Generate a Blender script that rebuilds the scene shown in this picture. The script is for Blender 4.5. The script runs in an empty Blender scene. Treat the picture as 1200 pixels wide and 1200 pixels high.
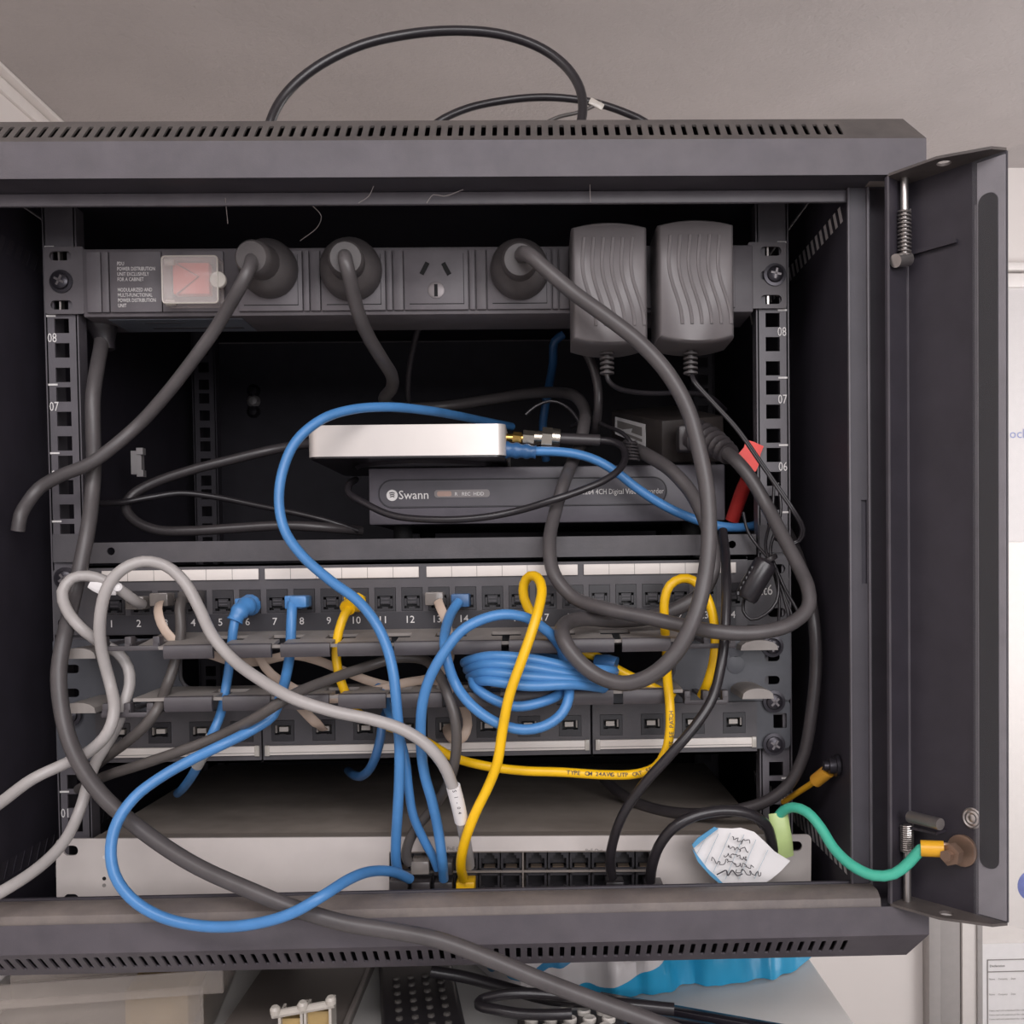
import bpy, bmesh, math, random
from mathutils import Vector as V3, Matrix
from mathutils.geometry import tessellate_polygon
random.seed(7)
SC = bpy.context.scene
COL = SC.collection
# ------------------------------------------------------------------ camera (lens and pose solved from the rack's 44.45 mm unit marks)
S = 0.001
ZOFF = 1415.0                       # rack millimetres -> room millimetres above the floor
YAW, PITCH, ROLL = -0.0238016, -0.0290154, 0.0138890
CPOS = V3((74.943, -678.695, -212.557))
CX, CY, FPX = 659.386, 699.988, 1200.0
def _R():
    rz = Matrix.Rotation(YAW, 3, 'Z'); rx = Matrix.Rotation(PITCH, 3, 'X'); ry = Matrix.Rotation(ROLL, 3, 'Y')
    return rz @ rx @ ry
R3 = _R()
def W(p):
    return V3((p[0]*S, p[1]*S, (p[2]+ZOFF)*S))
cd = bpy.data.cameras.new('camera'); cam = bpy.data.objects.new('camera', cd); COL.objects.link(cam)
cd.sensor_width = 36; cd.sensor_fit = 'HORIZONTAL'; cd.lens = 36*FPX/1200
cd.shift_x = -(CX-600)/1200; cd.shift_y = (CY-600)/1200
cd.clip_start = 0.01
m4 = (R3 @ Matrix(((1,0,0),(0,0,-1),(0,1,0)))).to_4x4()
m4.translation = W(CPOS); cam.matrix_world = m4
SC.camera = cam
SC.view_settings.view_transform = 'Standard'; SC.view_settings.look = 'None'
SC.view_settings.gamma = 1; SC.view_settings.use_curve_mapping = False
SC.view_settings.exposure = 0.0
# ------------------------------------------------------------------ light: daylight of a cabin room, plus added fills
wd = bpy.data.worlds.new('daylight'); SC.world = wd; wd.use_nodes = True
bg = wd.node_tree.nodes['Background']; bg.inputs[0].default_value = (0.95, 0.93, 1.0, 1); bg.inputs[1].default_value = 0.5
def area(name, loc, target, sx, sy, power, col):
    l = bpy.data.lights.new(name, 'AREA'); l.shape = 'RECTANGLE'; l.size = sx; l.size_y = sy; l.energy = power; l.color = col
    o = bpy.data.objects.new(name, l); COL.objects.link(o); o.location = loc
    o.rotation_euler = (V3(target)-V3(loc)).to_track_quat('-Z', 'Y').to_euler()
    return o
area('back_wall_fill', (1.86, 0.9, 1.15), (0.7, 1.6, 0.7), 1.2, 1.4, 30, (1.0, 0.99, 1.0))  # unseen fill added at right to brighten the back wall
area('front_window', (0.9, -2.45, 1.7), (0.0, 0.0, 1.25), 1.5, 1.1, 31, (1.0, 0.975, 0.985))
area('overhead_fill', (-0.1, -1.3, 2.08), (0.0, -0.1, 1.2), 1.2, 0.5, 15, (1.0, 0.97, 0.98))  # added fill from above, lifts the tray tops
# ------------------------------------------------------------------ pixel -> rack millimetres on a plane of given depth / height / side
def ray(px, py):
    return R3 @ V3(((px-CX)/FPX, 1.0, -(py-CY)/FPX))
def P(px, py, Y):
    d = ray(px, py); t = (Y-CPOS.y)/d.y; return CPOS + d*t
def PZ(px, py, Z):
    d = ray(px, py); t = (Z-CPOS.z)/d.z; return CPOS + d*t
def zx(px, py, Y):
    p = P(px, py, Y); return p.x, p.z
# ------------------------------------------------------------------ materials
def lin(c):
    if isinstance(c, str):
        c = tuple(int(c[i:i+2], 16)/255 for i in (0, 2, 4))
    return tuple(((x/12.92) if x <= 0.04045 else ((x+0.055)/1.055)**2.4) for x in c)
MATS = {}
def mat(name, c, rough=0.5, metal=0.0, var=0.12, scale=60, bump=0.0, bscale=400, dust=None, dustamt=0.0, dscale=18, spec=0.5, trans=0.0, alpha=1.0, coat=0.0, emit=None):
    m = bpy.data.materials.new(name); m.use_nodes = True; nt = m.node_tree; b = nt.nodes['Principled BSDF']
    col = lin(c)
    N = nt.nodes.new; L = nt.links.new
    tc = N('ShaderNodeTexCoord'); nz = N('ShaderNodeTexNoise'); nz.inputs['Scale'].default_value = scale; nz.inputs['Detail'].default_value = 5
    L(tc.outputs['Object'], nz.inputs['Vector'])
    rp = N('ShaderNodeValToRGB'); e = rp.color_ramp.elements
    e[0].position = 0.3; e[1].position = 0.7
    e[0].color = tuple(x*(1-var) for x in col)+(1,); e[1].color = tuple(min(1, x*(1+var)) for x in col)+(1,)
    L(nz.outputs['Fac'], rp.inputs['Fac'])
    out = rp.outputs['Color']
    if dust:
        n2 = N('ShaderNodeTexNoise'); n2.inputs['Scale'].default_value = dscale; n2.inputs['Detail'].default_value = 8; n2.inputs['Roughness'].default_value = 0.7
        L(tc.outputs['Object'], n2.inputs['Vector'])
        r2 = N('ShaderNodeValToRGB'); r2.color_ramp.elements[0].position = 0.42; r2.color_ramp.elements[1].position = 0.72
        r2.color_ramp.elements[1].color = (dustamt,)*3+(1,)
        L(n2.outputs['Fac'], r2.inputs['Fac'])
        mx = N('ShaderNodeMix'); mx.data_type = 'RGBA'
        L(r2.outputs['Color'], mx.inputs[0]); L(out, mx.inputs[6]); mx.inputs[7].default_value = lin(dust)+(1,)
        out = mx.outputs[2]
    L(out, b.inputs['Base Color'])
    b.inputs['Roughness'].default_value = rough; b.inputs['Metallic'].default_value = metal
    b.inputs['Specular IOR Level'].default_value = spec
    b.inputs['Transmission Weight'].default_value = trans; b.inputs['Alpha'].default_value = alpha
    b.inputs['Coat Weight'].default_value = coat
    if bump:
        n3 = N('ShaderNodeTexNoise'); n3.inputs['Scale'].default_value = bscale; n3.inputs['Detail'].default_value = 4
        L(tc.outputs['Object'], n3.inputs['Vector'])
        bp = N('ShaderNodeBump'); bp.inputs['Strength'].default_value = bump; bp.inputs['Distance'].default_value = 0.002
        L(n3.outputs['Fac'], bp.inputs['Height']); L(bp.outputs['Normal'], b.inputs['Normal'])
    if emit:
        b.inputs['Emission Color'].default_value = lin(emit[0])+(1,); b.inputs['Emission Strength'].default_value = emit[1]
    MATS[name] = m
    return m
M_LID = mat('black_powder_coat', '514c52', 0.55, bump=0.05, bscale=1500, dust='827a75', dustamt=0.08)
M_LIDTOP = mat('dusty_powder_coat', '4d4847', 0.6, bump=0.05, bscale=1500, dust='857d76', dustamt=0.25)
M_LIP = mat('dusty_worn_steel', '6a6260', 0.55, bump=0.05, dust='94897f', dustamt=0.6, dscale=14)
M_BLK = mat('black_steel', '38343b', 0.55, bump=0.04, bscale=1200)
M_INNER = mat('inner_black_steel', '2e2a33', 0.6, bump=0.03)
M_DOOR = mat('door_black_steel', '312d34', 0.5, bump=0.04, bscale=1300)
M_DUSTYFL = mat('dusty_door_flange', '4a4443', 0.6, dust='7a706a', dustamt=0.5)
M_RAIL = mat('rail_grey_steel', '5a565b', 0.45, bump=0.03)
M_PANEL = mat('panel_charcoal', '4c494d', 0.5, bump=0.04, bscale=900, dust='6f6862', dustamt=0.12)
M_PANELB = mat('panel_blue_charcoal', '4d4e54', 0.45, bump=0.03)
M_PANELD = mat('panel_dark', '302e33', 0.5)
M_JACK = mat('jack_black_plastic', '2b292d', 0.4)
M_HOLE = mat('deep_black', '0b0a0d', 0.8)
M_TRAY = mat('dusty_tray_plastic', '8b8581', 0.6, dust='a39a95', dustamt=0.4)
M_FLAP = mat('flap_plastic', '4a464a', 0.45, dust='6c655f', dustamt=0.15)
M_WHITE = mat('white_label', 'ded6d0', 0.5, var=0.03)
M_PRINT = mat('white_print', 'dcd8d6', 0.6, var=0.0)
M_GREYPRINT = mat('grey_print', '8d8885', 0.6, var=0.0)
M_DARKPRINT = mat('dark_print', '45403e', 0.6, var=0.0)
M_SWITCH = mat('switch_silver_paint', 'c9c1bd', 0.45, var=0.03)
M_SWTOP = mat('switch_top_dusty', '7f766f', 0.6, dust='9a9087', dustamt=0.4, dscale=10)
M_ALU = mat('router_aluminium', 'd6cfca', 0.34, metal=0.3, var=0.02)
M_PDU = mat('pdu_grey_plastic', '5c575b', 0.5, bump=0.03, dust='7b736e', dustamt=0.10)
M_PDU2 = mat('pdu_module_grey', '625d61', 0.5, bump=0.03)
M_PLUG = mat('plug_dusty_rubber', '474344', 0.5, dust='706967', dustamt=0.4)
M_CORD = mat('cord_dark_grey', '4d494a', 0.42, dust='6b6564', dustamt=0.2)
M_CORDB = mat('cord_black', '3b3739', 0.35, dust='5c5552', dustamt=0.15)
M_COAX = mat('coax_black', '2a272a', 0.3)
M_ADAPT = mat('adapter_grey_plastic', '6a6566', 0.42, var=0.04)
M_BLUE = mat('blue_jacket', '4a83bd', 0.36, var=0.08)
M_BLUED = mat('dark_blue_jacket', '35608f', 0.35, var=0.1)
M_YEL = mat('yellow_jacket', 'f0bc10', 0.38, var=0.08)
M_GREY = mat('grey_jacket', 'a9a4a2', 0.38, var=0.06)
M_GREYD = mat('dark_grey_jacket', '56514f', 0.4, var=0.08)
M_BEIGE = mat('beige_jacket', 'c0ab9b', 0.45, var=0.05)
M_CLEARPLUG = mat('clear_plug', 'a59c96', 0.2, var=0.05, trans=0.5)
M_GREEN = mat('green_jacket', '4cba9f', 0.35, var=0.06)
M_LIME = mat('pale_green_sheath', 'b9cd8a', 0.4, var=0.08)
M_LUG = mat('yellow_lug', 'e0a526', 0.35)
M_COPPER = mat('copper_bolt', '917868', 0.35, metal=0.6)
M_STEEL = mat('zinc_steel', 'b8b2af', 0.28, metal=0.9)
M_NICKEL = mat('nickel', 'c9c0b2', 0.22, metal=0.95)
M_GOLD = mat('gold_plate', 'dcb163', 0.22, metal=0.95)
M_SCREW = mat('black_screw', '37343a', 0.3, metal=0.5)
M_RED = mat('red_tag', 'b02e2a', 0.45)
M_REDSW = mat('red_rocker', 'e0584c', 0.35)
M_PAPER = mat('paper', 'e9e6e6', 0.7, var=0.02)
M_PAPERBLUE = mat('paper_blue_edge', '5a9cc6', 0.6)
M_PAPERLINE = mat('paper_ruling', 'b7c4cc', 0.7, var=0.0)
M_INK = mat('ink', '4a474c', 0.6, var=0.0)
M_BENCH = mat('bench_grey', 'cbc8c5', 0.5, var=0.05, scale=8)
M_FLAT = mat('brown_grey_board', '716964', 0.35, var=0.1, scale=12)
M_REMOTE = mat('remote_black', '2a272a', 0.4)
M_BTN = mat('grey_buttons', '4d4947', 0.5)
M_PALEBTN = mat('pale_buttons', 'cfc9c2', 0.4)
M_TRIM = mat('white_trim', 'ece6e2', 0.4, var=0.02)
M_DOORFR = mat('grey_door_frame', 'a9a4a2', 0.4, var=0.03)
M_CLEAR = mat('clear_tub_plastic', 'bdb3ab', 0.22, var=0.05, trans=0.3, alpha=0.38)
M_CLEARDIV = mat('clear_case_plastic', 'd9d2c9', 0.2, var=0.02, trans=0.2, alpha=0.8)
M_TAN = mat('tan_parts', 'a98f5e', 0.6)
M_BRIGHT = mat('bright_zinc', 'c9c4c4', 0.3, metal=0.6)
M_VENTLIGHT = mat('painted_vent_daylight', 'd9d3d3', 0.45, metal=0.1, var=0.1)  # pale colour standing in for daylight through the right vent slots
M_WALL = mat('white_wall_paint', 'e3dcd8', 0.7, var=0.02, scale=4)
M_FLOOR = mat('grey_vinyl_floor', '8a8581', 0.5, var=0.08, scale=10)
M_CEIL = mat('ceiling_stipple', 'b4adab', 0.85, var=0.05, scale=5, bump=0.8, bscale=110)
def glass_mat():
    m = bpy.data.materials.new('tinted_glass'); m.use_nodes = True; nt = m.node_tree
    b = nt.nodes['Principled BSDF']; b.inputs['Base Color'].default_value = (0.35, 0.35, 0.37, 1); b.inputs['Roughness'].default_value = 0.03
    b.inputs['Specular IOR Level'].default_value = 0.3; b.inputs['Alpha'].default_value = 0.045
    return m
M_GLASS = glass_mat()
M_CLEARCOVER = mat('clear_switch_cover', 'e6dcd8', 0.12, var=0.0, alpha=0.28)
def bag_mat():
    m = bpy.data.materials.new('blue_white_bag'); m.use_nodes = True; nt = m.node_tree; b = nt.nodes['Principled BSDF']
    N = nt.nodes.new; L = nt.links.new
    tc = N('ShaderNodeTexCoord'); mp = N('ShaderNodeMapping'); mp.inputs['Rotation'].default_value = (0, 0.45, 0)
    wv = N('ShaderNodeTexNoise'); wv.inputs['Scale'].default_value = 11; wv.inputs['Detail'].default_value = 2
    sx = N('ShaderNodeSeparateXYZ'); ad = N('ShaderNodeMath'); ad.operation = 'MULTIPLY_ADD'
    L(tc.outputs['Object'], wv.inputs['Vector']); L(tc.outputs['Object'], sx.inputs[0])
    zm = N('ShaderNodeMath'); zm.operation = 'MULTIPLY_ADD'; zm.inputs[1].default_value = -15.0
    ad.inputs[1].default_value = 5.5; L(sx.outputs['X'], ad.inputs[0]); L(wv.outputs['Fac'], ad.inputs[2])
    L(sx.outputs['Z'], zm.inputs[0]); L(ad.outputs[0], zm.inputs[2])
    rp = N('ShaderNodeValToRGB'); rp.color_ramp.interpolation = 'CONSTANT'; e = rp.color_ramp.elements
    mr = N('ShaderNodeMapRange'); mr.inputs[1].default_value = -1.0; mr.inputs[2].default_value = 1.2; L(zm.outputs[0], mr.inputs[0])
    e[0].position = 0; e[0].color = lin('d8d2d2')+(1,); e[1].position = 0.50; e[1].color = lin('2ba0cf')+(1,)
    for pos, c in ((0.26, '3c86b4'), (0.31, 'd8d2d2')):
        x = e.new(pos); x.color = lin(c)+(1,)
    L(mr.outputs[0], rp.inputs['Fac']); L(rp.outputs['Color'], b.inputs['Base Color'])
    b.inputs['Roughness'].default_value = 0.35
    return m
M_BAG = bag_mat()
# ------------------------------------------------------------------ mesh builder (rack millimetres)
class MB:
    def __init__(s): s.v = []; s.f = []
    def add(s, vs, fs, M=None):
        b = len(s.v)
        s.v += [tuple(M @ V3(p)) if M else tuple(p) for p in vs]
        s.f += [tuple(b+i for i in f) for f in fs]
        return s
    def box(s, x0, x1, y0, y1, z0, z1, bev=0.0, seg=2, M=None):
        x0, x1 = min(x0, x1), max(x0, x1); y0, y1 = min(y0, y1), max(y0, y1); z0, z1 = min(z0, z1), max(z0, z1)
        vs = [(x, y, z) for x in (x0, x1) for y in (y0, y1) for z in (z0, z1)]
        fs = [(0, 1, 3, 2), (4, 6, 7, 5), (0, 4, 5, 1), (2, 3, 7, 6), (0, 2, 6, 4), (1, 5, 7, 3)]
        if bev <= 0: return s.add(vs, fs, M)
        bm = bmesh.new(); bv = [bm.verts.new(p) for p in vs]
        for f in fs: bm.faces.new([bv[i] for i in f])
        bmesh.ops.bevel(bm, geom=list(bm.edges), offset=bev, segments=seg, affect='EDGES', profile=0.5)
        bm.verts.index_update()
        s.add([v.co[:] for v in bm.verts], [tuple(v.index for v in f.verts) for f in bm.faces], M); bm.free()
        return s
    def poly(s, outer, holes, O, eu, ev, en, t, M=None):
        """a flat plate with real holes; its front lies in the (eu, ev) plane at O and it is t thick along en"""
        O, eu, ev, en = V3(O), V3(eu), V3(ev), V3(en)
        loops = [outer]+list(holes)
        pts = [[O+eu*p[0]+ev*p[1] for p in l] for l in loops]
        tri = tessellate_polygon([[V3((p[0], p[1], 0)) for p in l] for l in loops])
        flat = [p for l in pts for p in l]; n = len(flat)
        vs = flat+[p+en*t for p in flat]; fs = [tuple(x) for x in tri]+[tuple(i+n for i in reversed(x)) for x in tri]
        b = 0
        for l in pts:
            k = len(l)
            fs += [(b+i, b+(i+1) % k, b+(i+1) % k+n, b+i+n) for i in range(k)]; b += k
        return s.add(vs, fs, M)
    def plate(s, outer, holes, Y, t): return s.poly(outer, holes, (0, Y, 0), (1, 0, 0), (0, 0, 1), (0, 1, 0), t)
    def lathe(s, O, ax, prof, n=24):
        O = V3(O); ax = V3(ax).normalized(); a = ax.orthogonal().normalized(); b = ax.cross(a)
        vs = []; fs = []
        for r, h in prof:
            for i in range(n):
                w = 2*math.pi*i/n; vs.append(O+ax*h+(a*math.cos(w)+b*math.sin(w))*r)
        for j in range(len(prof)-1):
            for i in range(n): fs.append((j*n+i, j*n+(i+1) % n, (j+1)*n+(i+1) % n, (j+1)*n+i))
        fs.append(tuple(range(n-1, -1, -1))); k = (len(prof)-1)*n; fs.append(tuple(range(k, k+n)))
        return s.add(vs, fs)
    def cyl(s, p0, p1, r, n=16, r2=None):
        p0, p1 = V3(p0), V3(p1); d = (p1-p0)
        return s.lathe(p0, d, [(r, 0), (r if r2 is None else r2, d.length)], n)
    def tube(s, pts, r, n=10, flat=None, rads=None):
        """sweep a round (or flat) section along a point list"""
        pts = [V3(p) for p in pts]; k = len(pts); vs = []; fs = []
        T = [(pts[min(i+1, k-1)]-pts[max(i-1, 0)]).normalized() for i in range(k)]
        a = T[0].orthogonal().normalized()
        for i in range(k):
            a = (a-T[i]*a.dot(T[i]))
            a = a.normalized() if a.length > 1e-6 else T[i].orthogonal().normalized()
            b = T[i].cross(a)
            A, B, ra, rb = a, b, r, r
            if rads: ra = rb = rads[i]
            if flat:
                B = V3((0, 1, 0)); B = B-T[i]*B.dot(T[i])
                B = B.normalized() if B.length > 0.15 else b
                A = T[i].cross(B); ra, rb = flat
            for j in range(n):
                w = 2*math.pi*j/n; vs.append(pts[i]+A*(math.cos(w)*ra)+B*(math.sin(w)*rb))
        for i in range(k-1):
            for j in range(n): fs.append((i*n+j, i*n+(j+1) % n, (i+1)*n+(j+1) % n, (i+1)*n+j))
        fs.append(tuple(range(n-1, -1, -1))); fs.append(tuple(range((k-1)*n, k*n)))
        return s.add(vs, fs)
    def hexa(s, c, bev=0):
        """8 corners: bottom ring of four, then top ring of four"""
        bm = bmesh.new(); bv = [bm.verts.new(V3(p)) for p in c]
        for f in ((0, 3, 2, 1), (4, 5, 6, 7), (0, 1, 5, 4), (1, 2, 6, 5), (2, 3, 7, 6), (3, 0, 4, 7)): bm.faces.new([bv[i] for i in f])
        if bev: bmesh.ops.bevel(bm, geom=list(bm.edges), offset=bev, segments=2, affect='EDGES', profile=0.5)
        bm.verts.index_update()
        s.add([v.co[:] for v in bm.verts], [tuple(v.index for v in f.verts) for f in bm.faces]); bm.free(); return s
def rrect(x0, x1, z0, z1, r=0, n=4):
    if r <= 0: return [(x0, z0), (x1, z0), (x1, z1), (x0, z1)]
    o = []
    for cx, cz, a in ((x1-r, z0+r, -90), (x1-r, z1-r, 0), (x0+r, z1-r, 90), (x0+r, z0+r, 180)):
        for i in range(n+1):
            w = math.radians(a+90*i/n); o.append((cx+r*math.cos(w), cz+r*math.sin(w)))
    return o
def circ(x, z, r, n=12): return [(x+r*math.cos(2*math.pi*i/n), z+r*math.sin(2*math.pi*i/n)) for i in range(n)]
def spline(c, step=4.0):
    """centripetal Catmull-Rom through 3-D control points"""
    c = [V3(p) for p in c]
    if len(c) < 3: return c
    c = [c[0]*2-c[1]]+c+[c[-1]*2-c[-2]]
    out = []
    for i in range(1, len(c)-2):
        p0, p1, p2, p3 = c[i-1:i+3]
        d = lambda a, b: max((b-a).length, 1e-3)**0.5
        t0 = 0; t1 = t0+d(p0, p1); t2 = t1+d(p1, p2); t3 = t2+d(p2, p3)
        n = max(2, int((p2-p1).length/step))
        for j in range(n):
            t = t1+(t2-t1)*j/n
            A1 = p0*((t1-t)/(t1-t0))+p1*((t-t0)/(t1-t0)); A2 = p1*((t2-t)/(t2-t1))+p2*((t-t1)/(t2-t1)); A3 = p2*((t3-t)/(t3-t2))+p3*((t-t2)/(t3-t2))
            B1 = A1*((t2-t)/(t2-t0))+A2*((t-t0)/(t2-t0)); B2 = A2*((t3-t)/(t3-t1))+A3*((t-t1)/(t3-t1))
            out.append(B1*((t2-t)/(t2-t1))+B2*((t-t1)/(t2-t1)))
    out.append(c[-2]); return out
# ------------------------------------------------------------------ objects
def root_of(o):
    while o.parent: o = o.parent
    return o
def props(o, label=None, cat=None, group=None, kind=None):
    for k, v in (('label', label), ('category', cat), ('group', group), ('kind', kind)):
        if v: o[k] = v
def thing(name, label, cat, at, group=None):
    o = bpy.data.objects.new(name, None); COL.objects.link(o); o.location = W(at); o.empty_display_size = 0.02
    props(o, label, cat, group); return o
def make_mesh(name, mb, m, off, ang=35):
    me = bpy.data.meshes.new(name)
    me.from_pydata([tuple(W(p)-off) for p in mb.v], [], mb.f); me.validate()
    bm = bmesh.new(); bm.from_mesh(me); bmesh.ops.recalc_face_normals(bm, faces=bm.faces); bm.to_mesh(me); bm.free()
    me.materials.append(m); me.shade_smooth(); me.set_sharp_from_angle(angle=math.radians(ang)); me.update()
    return me
def part(name, mb, m, parent, label=None, kind=None, ang=35):
    off = root_of(parent).location
    o = bpy.data.objects.new(name, make_mesh(name, mb, m, off, ang)); COL.objects.link(o); o.parent = parent
    props(o, label, kind=kind); return o
def solo(name, mb, m, label, cat, at, group=None, kind=None):
    off = W(at); o = bpy.data.objects.new(name, make_mesh(name, mb, m, off)); COL.objects.link(o); o.location = off
    props(o, label, cat, group, kind); return o
def struct(name, mb, m, at=(0, 0, 0)):
    o = solo(name, mb, m, None, None, at, kind='structure'); return o
def shared(name, me, parent, p):
    """a part that shares its mesh; p is its place in rack millimetres (mesh built round the origin in metres)"""
    o = bpy.data.objects.new(name, me); COL.objects.link(o); o.parent = parent; o.location = W(p)-root_of(parent).location; return o
def local_mesh(name, mb, m):
    me = bpy.data.meshes.new(name); me.from_pydata([tuple(V3(p)*S) for p in mb.v], [], mb.f); me.validate()
    bm = bmesh.new(); bm.from_mesh(me); bmesh.ops.recalc_face_normals(bm, faces=bm.faces); bm.to_mesh(me); bm.free()
    me.materials.append(m); me.shade_smooth(); me.set_sharp_from_angle(angle=math.radians(35)); return me
def text_mb(s, size, O, eu=(1, 0, 0), ev=(0, 0, 1), align='LEFT', space=1.0, mb=None, xs=1.0, bold=0.018):
    cu = bpy.data.curves.new('lettering', 'FONT'); cu.body = s; cu.size = size; cu.align_x = align; cu.space_line = space; cu.resolution_u = 2; cu.offset = bold
    ob = bpy.data.objects.new('lettering', cu); COL.objects.link(ob)
    dg = bpy.context.evaluated_depsgraph_get(); dg.update()
    me = bpy.data.meshes.new_from_object(ob.evaluated_get(dg))
    mb = mb or MB(); O, eu, ev = V3(O), V3(eu), V3(ev)
    mb.add([O+eu*(v.co.x*xs)+ev*v.co.y for v in me.vertices], [tuple(p.vertices) for p in me.polygons])
    bpy.data.objects.remove(ob); bpy.data.curves.remove(cu); bpy.data.meshes.remove(me)
    return mb
def print_part(name, s, size, O, m, parent, label=None, **k):
    return part(name, text_mb(s, size, O, **k), m, parent, label)
def px_path(pts): return [P(*p) for p in pts]
U = 44.45
VX, VZ = V3((1, 0, 0)), V3((0, 0, 1))
# ================================================================== the room
RW, BW, FL = 1900, 1830, -1415
CE = P(1120, 197, BW).z; LW = PZ(27, 113, CE).x
FWY = -2600
struct('ceiling', MB().box(LW, RW, FWY, BW+60, CE, CE+60), M_CEIL)
struct('floor', MB().box(LW-60, RW+60, FWY, BW+60, FL-50, FL), M_FLOOR)
struct('wall_left', MB().box(LW-60, LW, FWY, BW, FL, CE), M_WALL)
struct('wall_right', MB().box(RW, RW+60, FWY, BW, FL, CE), M_WALL)
struct('wall_back', MB().box(LW-60, RW+60, BW, BW+60, FL, CE), M_WALL)
cm = MB()
for (a, b) in ((0, 28), ):
    cm.box(LW, LW+30, FWY, BW, CE-8, CE, 2); cm.box(LW, LW+9, FWY, BW, CE-34, CE-8, 2)
struct('trim_1', cm, M_TRIM)
# door at the right of the back wall, seen in the bottom right corner
DY = BW-2
def bx(px): return P(px, 1150, BW-10).x
d1 = MB(); d1.box(bx(1124), bx(1124)+760, BW-30, BW, FL, FL+1250, 2)
dleaf = struct('door_1', d1, M_TRIM)
fr = MB()
fr.box(bx(1083), bx(1097), BW-42, BW, FL, FL+1300, 3); fr.box(bx(1099), bx(1123), BW-24, BW, FL, FL+1300, 3)
fo = bpy.data.objects.new('door_frame', make_mesh('door_frame', fr, M_DOORFR, dleaf.location)); COL.objects.link(fo); fo.parent = dleaf
sm = MB(); sm.box(bx(1140), bx(1146), BW-38, BW-28, FL, FL+1240, 1)
so = bpy.data.objects.new('door_seal', make_mesh('door_seal', sm, M_DOORFR, dleaf.location)); COL.objects.link(so); so.parent = dleaf
# paper form on the door
Yp = BW-36
x0, z1 = zx(1150, 1116, Yp); _, zb = zx(1150, 1240, Yp)
t = thing('paper_notice', 'white printed form taped to the door at lower right', 'notice', (x0, Yp, zb))
part('sheet', MB().box(x0-8, x0+300, Yp, Yp+3, zb-40, z1+20), M_PAPER, t)
pl = MB()
for zz in (1125, 1139, 1216):
    _, z = zx(1160, zz, Yp-2); pl.box(x0+14, x0+290, Yp-2, Yp-1, z-1, z+1)
pl.box(x0+14, x0+16, Yp-2, Yp-1, zb, zx(1160, 1125, Yp)[1])
part('ruling', pl, M_GREYPRINT, t)
print_part('print', 'Declaration', 8, (x0+20, Yp-2, zx(1160, 1133, Yp)[1]), M_DARKPRINT, t)
pm = MB()
for py in (1148, 1166): text_mb('Name     Company     Date', 6, (x0+18, Yp-2, zx(1160, py, Yp)[1]), mb=pm)
for py in (1185, 1190, 1195): text_mb('I have read and understood the rules of this site', 6, (x0+18, Yp-2, zx(1160, py, Yp)[1]), mb=pm)
part('small_print', pm, M_GREYPRINT, t)
# noticeboard edge far right, seen past the glass
Yn = BW-20
nx = P(1160, 320, Yn).x; zt = P(1190, 308, Yn).z; zl = P(1190, 334, Yn).z; zbt = P(1190, 900, Yn).z
t = thing('whiteboard', 'white wall board with a pale ribbed top rail, beyond the open glass door', 'whiteboard', (nx+350, BW, zbt))
part('board', MB().box(nx, nx+700, Yn+6, BW, zbt, zl), mat('board_white', 'd3cecd', 0.5, var=0.02), t)
part('top_rail', MB().box(nx-6, nx+706, Yn-8, BW, zl+34, zt, 4).box(nx-6, nx+706, Yn-4, BW, zl-6, zl+28, 4), M_TRIM, t)
part('blue_lettering', text_mb('ock', 32, (P(1184, 512, Yn).x, Yn+5, P(1190, 513, Yn).z)), mat('pale_blue_print', '8f98c4', 0.6), t)
bp = P(1197, 1038, BW-30)
solo('wall_disc', MB().lathe((bp.x+30, BW, bp.z), (0, -1, 0), [(70, 0), (78, 6), (74, 20), (40, 30), (2, 31)], 28), mat('violet_blue_plastic', '6d78b8', 0.5), 'violet blue round plastic lid on the wall below the white board', 'disc', (bp.x, BW, bp.z))
# bench
BT = -515
be = PZ(985, 1175, BT).x
t = thing('bench', 'long pale grey bench top under the open rack cabinet', 'bench', (-400, 150, FL))
part('bench_top', MB().box(LW+2, be, -330, 620, BT-30, BT, 2), M_BENCH, t)
for x in (LW+60, be-60):
    for y in (-290, 580): part('leg', MB().box(x-22, x+22, y-22, y+22, FL, BT-30), M_BLK, t)
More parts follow.
